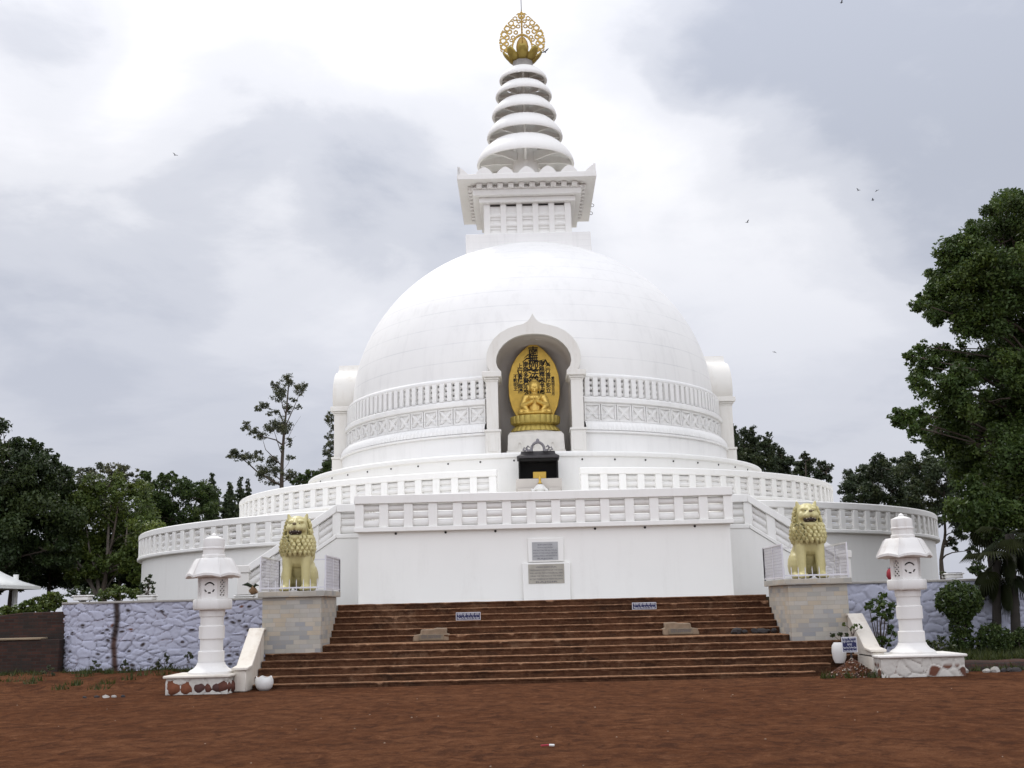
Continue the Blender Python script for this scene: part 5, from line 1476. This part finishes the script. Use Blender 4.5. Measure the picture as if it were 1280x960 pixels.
# tree and bushes just left of the dome
Y = 22.0
bl = px_blobs([(412,522,8),(418,534,9),(411,545,6),(416,556,10),(408,566,7),(414,578,9),(424,545,14),(428,570,16),(440,560,18),(405,588,6)], Y, 10, 1.2)
b0 = ground_at(426, Y); tree('airy_tree', 'loose grey-green tree half hidden behind the left side niche', 'tree', b0, [at(424,640,Y), at(426,560,Y)], bl, .13, 'leaf_grey', r0=.12, seed=10, per_m2=210, twigs=1, sub_r=.4, shell=.3)
bl = px_blobs([(404,592,13),(390,596,11),(378,600,9),(415,586,14),(369,603,6),(398,602,14)], Y-4, 11, 1.0)
b0 = ground_at(400, Y-4); tree('broadleaf_tree', 'low dark bushy treetop over the gallery rail, left of the dome', 'tree', b0, [at(400,640,Y-4), at(400,600,Y-4)], bl, .15, 'leaf_mid', r0=.15, seed=11, per_m2=280, twigs=1)
# right of the dome: a row of pointed trees
for k, (px, lst) in enumerate(((917,[(915,540,6),(917,548,9),(912,560,12),(920,572,14),(908,578,14),(914,532,3)]), (938,[(941,537,4),(934,544,7),(942,548,7),(936,560,12),(940,572,13),(932,580,12),(930,538,3)]), (961,[(961,543,3),(960,551,5.5),(956,560,8),(963,564,8),(958,576,12),(963,586,11)]),
                                (977,[(972,563,4),(978,565,4),(974,574,8),(984,576,7),(976,586,10),(990,573,3),(986,590,9)]), (1007,[(1006,570,4),(1011,574,4),(1002,580,7),(1010,586,9),(1000,592,8),(1017,576,2.5)]), (1033,[(1030,582,4),(1036,586,4),(1024,580,3),(1028,592,7),(1036,596,5),(1040,583,2.5),(1022,592,6)]))):
    Yk = 18+2*(k % 2); bl = px_blobs([(a, b, c*1.28) for a, b, c in lst]+[(q-(18 if px > 1020 else 0), y_, r_) for q, y_, r_ in ((px-7, 606, 11), (px+7, 610, 11), (px, 626, 15), (px-6, 646, 15), (px+6, 650, 15), (px, 670, 14))], Yk, 30+k, .6, 1.15); b0 = ground_at(px, Yk)
    lab = ['dark pointed tree touching the right side niche','dark double-topped tree, second to the right of the side niche','dark tree with one tall spire, in the row right of the dome','dark rounded tree in the dip of the row right of the dome','dark tree with paired tips near the right end of the gallery rail','small sparse tree at the right end of the gallery rail'][k]
    tree('pointed_tree', lab, 'tree', b0, [at(px,640,Yk), at(px,lst[0][1]+8,Yk)], bl, .14, 'leaf_fir', r0=.13, seed=30+k, group='trees right of the dome', per_m2=300, hang=-.5, sub_r=.38, shell=.3, twigs=1)
# right: mid-distance trees
Y = 14.0
bl = px_blobs([(1085,594,22),(1068,598,13),(1110,600,28),(1075,618,22),(1100,580,14),(1120,620,28),(1135,640,22),(1092,630,18),(1060,616,10),(1125,585,16)], Y, 12, 1.8)
b0 = ground_at(1110, Y); tree('broadleaf_tree', 'grey-green wide tree behind the right end of the terrace', 'tree', b0, [at(1110,690,Y), at(1105,620,Y)], bl, .16, 'leaf_fir', r0=.16, seed=12, per_m2=280, twigs=1)
Y = 10.0
bl = px_blobs([(1150,590,26),(1165,572,16),(1180,600,30),(1160,625,24),(1190,640,26),(1145,612,18),(1200,585,26),(1205,665,14),(1188,680,9),(1215,690,8),(1225,670,14),(1136,572,9)], Y, 13, 1.8)
b0 = ground_at(1177, Y); tree('broadleaf_tree', 'dark tree with a curved trunk just right of the terrace end', 'tree', b0, [at(1176,700,Y), at(1182,665,Y), at(1180,610,Y)], bl, .16, 'leaf_fir', r0=.13, seed=13, per_m2=240, twigs=1)
# right: large near tree
Y = -15.5
lst = [(1258,272,24),(1278,262,26),(1235,292,24),(1258,315,34),(1205,312,22),(1222,338,30),(1190,338,18),(1176,362,18),(1205,370,26),(1166,388,16),(1190,396,20),(1245,365,36),(1275,350,36),(1228,405,24),(1270,410,32),(1152,436,10),(1160,462,15),(1178,450,18),(1200,440,15),(1190,480,20),(1222,462,24),(1250,450,24),(1275,470,30),(1160,492,11),(1215,500,24),(1180,508,16),(1126,523,11),(1142,521,14),(1160,530,14),(1185,536,22),(1220,540,28),(1255,520,30),(1170,550,15),(1205,572,24),(1240,580,30),(1275,560,34),(1270,620,36),(1235,620,24),(1210,606,14),(1260,660,24),(1258,246,8),(1246,258,9),(1188,318,14),(1160,372,13),(1150,382,9),(1172,346,12),(1222,285,12),(1140,448,9),(1146,470,10),(1150,480,9),(1120,518,8),(1138,535,9),(1150,545,10),(1216,640,22),(1190,560,16),(1245,635,28),
       (1310,300,50),(1350,360,60),(1330,430,55),(1310,500,50),(1340,560,60),(1310,620,48),(1390,450,70),(1380,540,60)]
bl = px_blobs([(a, b, c*1.17) for a, b, c in lst], Y, 14, 1.9)
b0 = ground_at(1292, Y, 1.70); tree('broadleaf_tree', 'large leafy tree filling the right edge of the view', 'tree', b0, [at(1288,690,Y), at(1280,600,Y), at(1290,480,Y), at(1280,360,Y)], bl, .115, 'leaf_near', r0=.22, seed=14, per_m2=560, sub_r=.44, shell=.4, twigs=2)
# fan palm before the wall
Y = -20.95
def fan_leaf(mb, p, d, up, rad, droop, n=22, span=R(210)):
    d = d.normalized(); s = d.cross(up).normalized(); w = s.cross(d)
    for i in range(n):
        a = -span/2+span*(i+.5)/n; da = span/n*.48
        def pt(ang, r, lift):
            q = d*math.cos(ang)+s*math.sin(ang)
            return p+q*r+w*(lift-.0)+Vector((0,0,-droop*(r/rad)**2*rad))
        k = .82+.18*math.cos(a)
        v = [p, pt(a-da, rad*.62*k, .0), pt(a, rad*.62*k, .035), pt(a+da, rad*.62*k, .0), pt(a, rad*k, -.03)]
        m = len(mb.v); mb.v += [tuple(x) for x in v]; mb.f += [(m, m+1, m+2), (m, m+2, m+3), (m+1, m+4, m+2), (m+2, m+4, m+3)]
def palm(label, base, top, seed, nl, rad, hang):
    t = thing('fan_palm', label, 'palm', tuple(base)); top = Vector(top)-Vector(base); rg = random.Random(seed)
    mb = MB(); mb.tube([(0,0,-.1), top*.3+Vector((.03,0,0)), top*.7, top], [.13,.11,.10,.11], 12); mb.build('trunk', M['bark_dark'], t)
    for k in range(nl):
        a = 2*PI*k/nl+rg.uniform(-.3, .3); e = rg.uniform(-1.0, .75) if k % 3 else rg.uniform(-1.25, -.8)
        d = Vector((math.cos(a)*math.cos(e), math.sin(a)*math.cos(e), math.sin(e)))
        pl_ = rg.uniform(.35, .6); q = top+d*pl_+Vector((0,0,-.06))
        mb = MB(); fan_leaf(mb, q, (d+Vector((0,0,-hang*.6))).normalized(), Vector((0,0,1)) if abs(d.z) < .9 else Vector((1,0,0)), rad*rg.uniform(.8, 1.15), hang)
        me = mb.mesh(smooth=False)
        ca = me.color_attributes.new('leaf', 'FLOAT_COLOR', 'POINT'); c = (rg.uniform(.2, 1), rg.uniform(0, .9), 0, 1)
        for x in ca.data: x.color = c
        fr = link('frond', me, M['leaf_palm'], t)
        mb = MB(); mb.tube([top, q], [.018,.010], 5); mb.build('petiole', M['leaf_palm'], fr)
palm('fan palm with drooping fronds in front of the right wall', at(1244,806,Y), at(1246,700,Y), 3, 12, .50, .65)
palm('tall fan palm with dark fronds above the wall, right of the terrace', ground_at(1238,-15.2), at(1232,640,-15.2), 8, 11, .58, .6)
palm('slim fan palm with a bare trunk near the right edge', at(1270,812,-21.3), at(1262,668,-21.3), 12, 10, .6, .5)

def shrub(name, label, px, py_base, Y, lst, size, leaf, seed, r0=.03, z=None, cat='shrub', group=None, stems=4, **kw):
    b0 = at(px, py_base, Y)
    if z is not None: b0.z = z
    bl = px_blobs(lst, Y, seed, kw.pop('depth', .25))
    t = thing(name, label, cat, tuple(b0), 0, group)
    lb = [(b[0]-b0.x, b[1]-b0.y, b[2]-b0.z)+tuple(b[3:]) for b in bl]
    mb = MB(); rg = random.Random(seed)
    for k in range(stems):
        b = lb[k % len(lb)]; e = Vector(b[:3])
        mb.tube([(rg.uniform(-.04, .04), rg.uniform(-.04, .04), -.05), e*.5+Vector((rg.uniform(-.05, .05), 0, 0)), e], [r0, r0*.75, r0*.3], 6)
    mb.build('stem', M['bark'], t); link('foliage', leaves(lb, seed, size, **kw), M[leaf], t)
    return t
shrub('topiary_bush', 'clipped dark bush with a broad round head, behind the right lantern', 1202, 822, -21.6, [(1199,750,25,0),(1192,752,20,0),(1206,752,20,0),(1201,784,13,0),(1202,800,13,0),(1202,812,12,0),(1200,768,14,0)], .07, 'leaf_mid', 40, .04, depth=.18, per_m2=1200, sub_r=.13, shell=.86, sub_k=14, flat=1.0)
shrub('round_bush', 'round low dark bush at the right, beside the clipped bush', 1243, 822, -21.9, [(1242,796,18,0),(1236,802,15,0),(1250,802,15,0),(1243,810,16,0)], .07, 'leaf_mid', 41, .03, depth=.2, per_m2=1000, sub_r=.16, shell=.80, sub_k=9, flat=1.0)
shrub('leafy_shrub', 'dark leafy shrub with thin bare stems, between the right plinth and lantern', 1100, 822, -21.6, [(1096,752,11),(1108,756,10),(1086,758,7),(1100,768,9),(1112,770,10),(1092,774,5),(1116,790,9),(1110,800,9),(1106,744,6),(1098,800,6),(1086,802,5),(1118,760,8)], .10, 'leaf_near', 42, .018, depth=.2, per_m2=230, stems=9, shell=.2, sub_k=.5)
shrub('leafy_shrub', 'low green weeds along the foot of the right wall, behind the right lantern', 1170, 818, -22.2, [(1160,806,10),(1172,802,9),(1182,808,9),(1150,806,7),(1190,812,7),(1166,812,8)], .075, 'grass', 43, .01, depth=.3, per_m2=420)
shrub('leafy_shrub', 'dark low shrub at the extreme right edge below the wall', 1276, 822, -21.7, [(1272,800,12),(1286,796,16),(1276,812,11),(1296,806,16)], .08, 'leaf_mid', 44, .02, depth=.2, per_m2=560)
shrub('round_bush', 'small round bush seen over the right wall', 1221, 718, -17.0, [(1220,711,8),(1227,713,7),(1214,713,6),(1221,706,6)], .08, 'leaf_mid', 45, .02, depth=.12, per_m2=600)
shrub('leafy_shrub', 'pale sprig of shrub in the planter on the right wall', 1179, 722, -20.1, [(1178,717,3.5),(1182,719,3)], .06, 'leaf_grey', 46, .008, depth=.08, per_m2=150, stems=2)
shrub('leafy_shrub', 'upright small shrub in the white planter on the lavender wall', 184, 745, -20.1, [(180,738,5),(186,732,6),(190,738,5),(184,724,4.5),(177,731,4),(191,729,3.5),(188,720,2.5)], .085, 'leaf_fir', 47, .014, depth=.12, per_m2=170, stems=6, shell=.2, sub_k=.5)
shrub('clipped_hedge', 'low clipped green hedge on the lavender wall, left of the small shrub', 150, 752, -18.5, [(126,745,8),(136,741,9),(147,739,10),(158,739,10),(168,742,9),(176,746,7)], .075, 'leaf_light', 48, .02, depth=.25, per_m2=700, cat='hedge')
shrub('leafy_shrub', 'dark small bush on the wall between the white planter and the hedge', 108, 754, -17.5, [(88,744,7),(100,740,9),(110,742,8),(118,746,7)], .08, 'leaf_dark', 49, .02, depth=.25, per_m2=450)
for k, (px, py, lst, lab) in enumerate(((12,772,[(2,766,9),(14,764,9),(24,768,8),(6,774,8),(30,764,7),(18,774,7)],'green weedy shrub on top of the brick wall at the left edge'),(46,764,[(36,758,9),(48,754,9),(58,752,9),(42,764,8),(54,760,8)],'green weedy shrub on the middle of the brick wall'),(68,760,[(62,748,8),(70,748,8),(76,752,6),(66,757,7)],'bright green weedy shrub where the brick wall meets the lavender wall'))):
    shrub('leafy_shrub', lab, px, py+6, -19.6, lst, .10, 'leaf_light', 60+k, .012, depth=.3, per_m2=900)
shrub('leafy_shrub', 'small pale green sprig growing by the parapet right of the steps', 1066, 792, -24.35, [(1055,780,3.5),(1068,784,4),(1072,781,3),(1064,786,3),(1077,784,2)], .055, 'leaf_light', 65, .008, depth=.1, per_m2=130, stems=5, shell=.1, sub_k=.4)
shrub('leafy_shrub', 'low weeds on the step below the right lion plinth', 1050, 797, -23.7, [(1040,794,3),(1050,793,3.2),(1058,794,2.6)], .05, 'grass', 66, .006, depth=.08, per_m2=160, stems=3)

def grass_mesh(spots, seed, h=(.10,.28), w=.012):
    g = np.random.default_rng(seed); V = []; C = []
    for x, y, z, r, n in spots:
        a = g.uniform(0, 2*PI, n); q = r*np.sqrt(g.random(n)); b = np.stack([x+q*np.cos(a), y+q*np.sin(a), np.full(n, z)], 1)
        hh = g.uniform(*h, n)*(1-.5*q/r); az = g.uniform(0, 2*PI, n); le = g.normal(0, .35, (n, 2))
        s = np.stack([np.cos(az), np.sin(az), 0*az], 1)*w*g.uniform(.6, 1.5, (n, 1))
        tip = b+np.stack([le[:, 0]*hh, le[:, 1]*hh, hh], 1)
        V.append(np.stack([b-s, b+s, tip], 1).reshape(-1, 3))
        col = np.stack([g.uniform(0, 1, n), np.clip(g.normal(.4, .35, n), 0, 1), 0*az], 1); C.append(np.repeat(col, 3, 0))
    V = np.concatenate(V); return mesh_np(V, np.arange(len(V)).reshape(-1, 3), np.concatenate(C))
rg = random.Random(77); spots = []
for _ in range(60): x = rg.uniform(-14.5, -7.9); spots.append((x, rg.uniform(-21.35, -20.75), .20, rg.uniform(.08, .25), 60))
for _ in range(26): x = rg.uniform(-16, -8.2); y = rg.uniform(-24.2, -21.4); spots.append((x, y, .02+.27*max(0, min(1, (y+24.6)/3.6)), rg.uniform(.08, .3), 34))
for _ in range(170): x = rg.uniform(8.7, 13.5); y = rg.uniform(-23.6, -20.9); spots.append((x, y, .16+.1*max(0, min(1, (y+23.6)/2)), rg.uniform(.1, .3), 60))
for _ in range(12): x = rg.uniform(5.6, 6.9); spots.append((x, rg.uniform(-25.5, -25.2), .0, .10, 18))
for _ in range(10): spots.append((rg.uniform(8.5, 10.5), rg.uniform(-24.6, -24.2), .02, .13, 26))
tag(link('grass', grass_mesh(spots, 4), M['grass']), kind='stuff')
for k, (px, py, Yk, r) in enumerate(((118,838,-20.9,9),(155,835,-20.9,7),(205,832,-21.0,10),(196,838,-21.0,7),(60,842,-21.6,7),(236,822,-21.1,5))):
    lab = ['leafy weed at the foot of the dark stain on the lavender wall','low weed at the wall foot between the stain and the lantern','tall leafy weed at the wall foot left of the left lantern','short weed beside the tall weed left of the left lantern','weed in the grass before the brick wall','small weed behind the left lantern terrace'][k]
    shrub('weed_plant', lab, px, py+4, Yk, [(px-r*.5,py-r*.3,r*.5),(px+r*.4,py-r*.7,r*.5),(px+r*.1,py-r*1.2,r*.35),(px+r*.8,py,r*.4)], .075, 'leaf_grey', 90+k, .006, cat='weed', group='weeds along the lavender wall', depth=.08, per_m2=130, stems=5, shell=.1, sub_k=.4)

# ------------------------------------------------------------------ birds
def bird_mesh(flap, seed):
    b = MB(); b.tube([(0,-.17,0),(0,-.10,.01),(0,.03,.01),(0,.13,0),(0,.22,-.005)], [.008,.035,.045,.028,.012], 8); b.ell((0,-.14,.015),(.028,.035,.028),8,6)
    for s in (-1, 1):
        b.add([(s*.03,-.06,.02),(s*.2,-.09,.02+flap*.16),(s*.40,.02,.02+flap*.22),(s*.2,.05,.02+flap*.15),(s*.03,.06,.015),
               (s*.03,-.06,.008),(s*.2,-.09,.008+flap*.16),(s*.40,.02,.012+flap*.22),(s*.2,.05,.008+flap*.15),(s*.03,.06,.003)],
              [(0,1,3,4),(1,2,3),(5,9,8,6),(6,8,7),(0,5,6,1),(1,6,7,2),(2,7,8,3),(3,8,9,4)])
    return b.mesh()
for k, (px, py, D, rz, fl, lab) in enumerate(((1073,238,95,.6,.7,'small dark bird, left of the close trio at upper right'),(1096,238,110,2.2,-.5,'small dark bird, top right of the close trio'),(1091,250,90,1.2,.3,'small dark bird, lowest of the close trio'),(934,278,85,2.0,.8,'lone dark bird to the right of the cornice'),(219,194,90,.9,.6,'lone dark bird high in the left of the sky'),(1052,3,90,1.5,.5,'lone dark bird at the top edge of the sky'),(968,440,100,.4,-.3,'tiny dark bird right of the dome'),(681,65,52,2.6,.5,'dark bird beside the gilded finial'))):
    p = CAM+direction(px, py)*D
    o = link('bird', bird_mesh(fl, k), M['bird'], None, tuple(p), (0, R(12), rz)); o.scale = (.6,.6,.6); tag(o, lab, 'bird', 'birds in the sky')

# ------------------------------------------------------------------ daylight
SUN_EL, SUN_AZ = R(56), R(-34)          # azimuth from +Y (behind the stupa), negative = left
sun_dir = Vector((math.sin(SUN_AZ)*math.cos(SUN_EL), math.cos(SUN_AZ)*math.cos(SUN_EL), math.sin(SUN_EL)))
ld = bpy.data.lights.new('sun', 'SUN'); ld.energy = 1.5; ld.angle = R(14); ld.color = (1, .965, .91)
so = bpy.data.objects.new('sun', ld); COL.objects.link(so); so.rotation_euler = sun_dir.to_track_quat('Z', 'Y').to_euler()

w = bpy.data.worlds.new('World'); scene.world = w; w.use_nodes = True
nt = w.node_tree; nt.nodes.clear()
def N(t, **k):
    x = nt.nodes.new(t)
    for a, b in k.items(): setattr(x, a, b)
    return x
def LK(a, b): nt.links.new(a, b)
def mth(op, a, b=None, c=None, clamp=False):
    x = N('ShaderNodeMath', operation=op); x.use_clamp = clamp
    for i, v in enumerate((a, b, c)):
        if v is None: continue
        if isinstance(v, (int, float)): x.inputs[i].default_value = v
        else: LK(v, x.inputs[i])
    return x.outputs[0]
def mixc(f, a, b):
    x = N('ShaderNodeMix', data_type='RGBA')
    for s, v in ((0, f), (6, a), (7, b)):
        if isinstance(v, (int, float)): x.inputs[s].default_value = v
        elif isinstance(v, tuple): x.inputs[s].default_value = (*v, 1)
        else: LK(v, x.inputs[s])
    return x.outputs[2]
def rmp(f, stops):
    x = N('ShaderNodeValToRGB'); x.color_ramp.interpolation = 'EASE'; e = x.color_ramp.elements
    while len(e) < len(stops): e.new(.5)
    for el, (p, c) in zip(e, stops): el.position = p; el.color = (c, c, c, 1)
    LK(f, x.inputs[0]); return x.outputs[0]
out = N('ShaderNodeOutputWorld'); bg = N('ShaderNodeBackground'); LK(bg.outputs[0], out.inputs[0])
sky = N('ShaderNodeTexSky', sky_type='NISHITA'); sky.sun_disc = False; sky.sun_elevation = SUN_EL; sky.sun_rotation = SUN_AZ
sky.dust_density = 3; sky.air_density = 1.2
tc = N('ShaderNodeTexCoord'); vec = tc.outputs['Generated']
sep = N('ShaderNodeSeparateXYZ'); LK(vec, sep.inputs[0]); zc = mth('MAXIMUM', sep.outputs[2], 0.0)
den = mth('ADD', zc, .22)
cx = N('ShaderNodeCombineXYZ'); LK(mth('DIVIDE', sep.outputs[0], den), cx.inputs[0]); LK(mth('DIVIDE', sep.outputs[1], den), cx.inputs[1]); cx.inputs[2].default_value = 3.7
def noi(scale, det, rough, dist=0.0, off=(0,0,0)):
    mp = N('ShaderNodeMapping'); mp.inputs['Location'].default_value = off; LK(cx.outputs[0], mp.inputs[0])
    x = N('ShaderNodeTexNoise'); x.inputs['Scale'].default_value = scale; x.inputs['Detail'].default_value = det; x.inputs['Roughness'].default_value = rough; x.inputs['Distortion'].default_value = dist
    LK(mp.outputs[0], x.inputs['Vector']); return x.outputs['Fac']
n1 = noi(1.15, 7, .55, .45, (2.3,1.1,0)); n2 = noi(2.7, 7, .58, .35, (7.1,3.3,0))
val = mth('ADD', mth('MULTIPLY', n1, .60), mth('MULTIPLY', n2, .40))
def patch(px, py, deg, amt):
    d = direction(px, py); dp = N('ShaderNodeVectorMath', operation='DOT_PRODUCT'); LK(vec, dp.inputs[0]); dp.inputs[1].default_value = d
    m = N('ShaderNodeMapRange', interpolation_type='SMOOTHSTEP'); LK(dp.outputs['Value'], m.inputs[0]); m.inputs[1].default_value = math.cos(R(deg)); m.inputs[2].default_value = 1.0
    m.inputs[3].default_value = 0; m.inputs[4].default_value = amt; return m.outputs[0]
for a in ((150,70,15,.09),(330,120,10,.06),(560,110,10,.08),(800,60,9,.08),(90,180,8,.06),(400,330,8,.10),(930,350,10,.10),(760,260,7,.10),(1000,330,7,.06),
          (1130,70,13,-.13),(1290,160,11,-.10),(960,60,9,-.05),(350,220,8,-.16),(500,245,6,-.12),(60,360,9,-.12),(200,420,10,-.08),(640,330,6,-.06),(60,20,5,-.16),(870,90,3,-.06)):
    val = mth('ADD', val, patch(*a))
br_ = rmp(val, [(.33, 0), (.455, .34), (.545, .66), (.70, 1)])
cloud = mixc(br_, (.40,.425,.495), (.80,.80,.83))
hz = rmp(zc, [(0, 1), (.13, .75), (.36, 0)])
cloud = mixc(mth('MULTIPLY', hz, .75), cloud, (.60,.625,.725))
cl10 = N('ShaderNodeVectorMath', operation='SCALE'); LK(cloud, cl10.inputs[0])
# overcast vault: brightness added overhead and in the unseen south to fill front walls
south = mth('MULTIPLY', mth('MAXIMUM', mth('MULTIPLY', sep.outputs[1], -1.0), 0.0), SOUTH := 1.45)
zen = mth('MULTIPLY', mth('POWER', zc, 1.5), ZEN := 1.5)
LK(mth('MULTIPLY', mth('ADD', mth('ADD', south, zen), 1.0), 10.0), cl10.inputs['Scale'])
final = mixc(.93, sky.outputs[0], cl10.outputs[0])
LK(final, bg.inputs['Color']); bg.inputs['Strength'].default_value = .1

# ------------------------------------------------------------------ camera and output
cd = bpy.data.cameras.new('camera'); cam = bpy.data.objects.new('camera', cd); COL.objects.link(cam)
cd.sensor_width = 36; cd.lens = 36*F_PX/1280; cd.clip_start = .1; cd.clip_end = 4000
mw = Matrix.Identity(4)
for i in range(3): mw[i][0] = CAM_X[i]; mw[i][1] = CAM_Y[i]; mw[i][2] = -_ef[i]; mw[i][3] = CAM[i]
cam.matrix_world = mw
scene.camera = cam
vs_ = scene.view_settings; vs_.view_transform = 'Standard'; vs_.look = 'None'; vs_.gamma = 1; vs_.exposure = 0; vs_.use_curve_mapping = False
scene.render.engine = 'CYCLES'
scene.cycles.use_denoising = True
scene.cycles.max_bounces = 6; scene.cycles.diffuse_bounces = 3; scene.cycles.transparent_max_bounces = 4
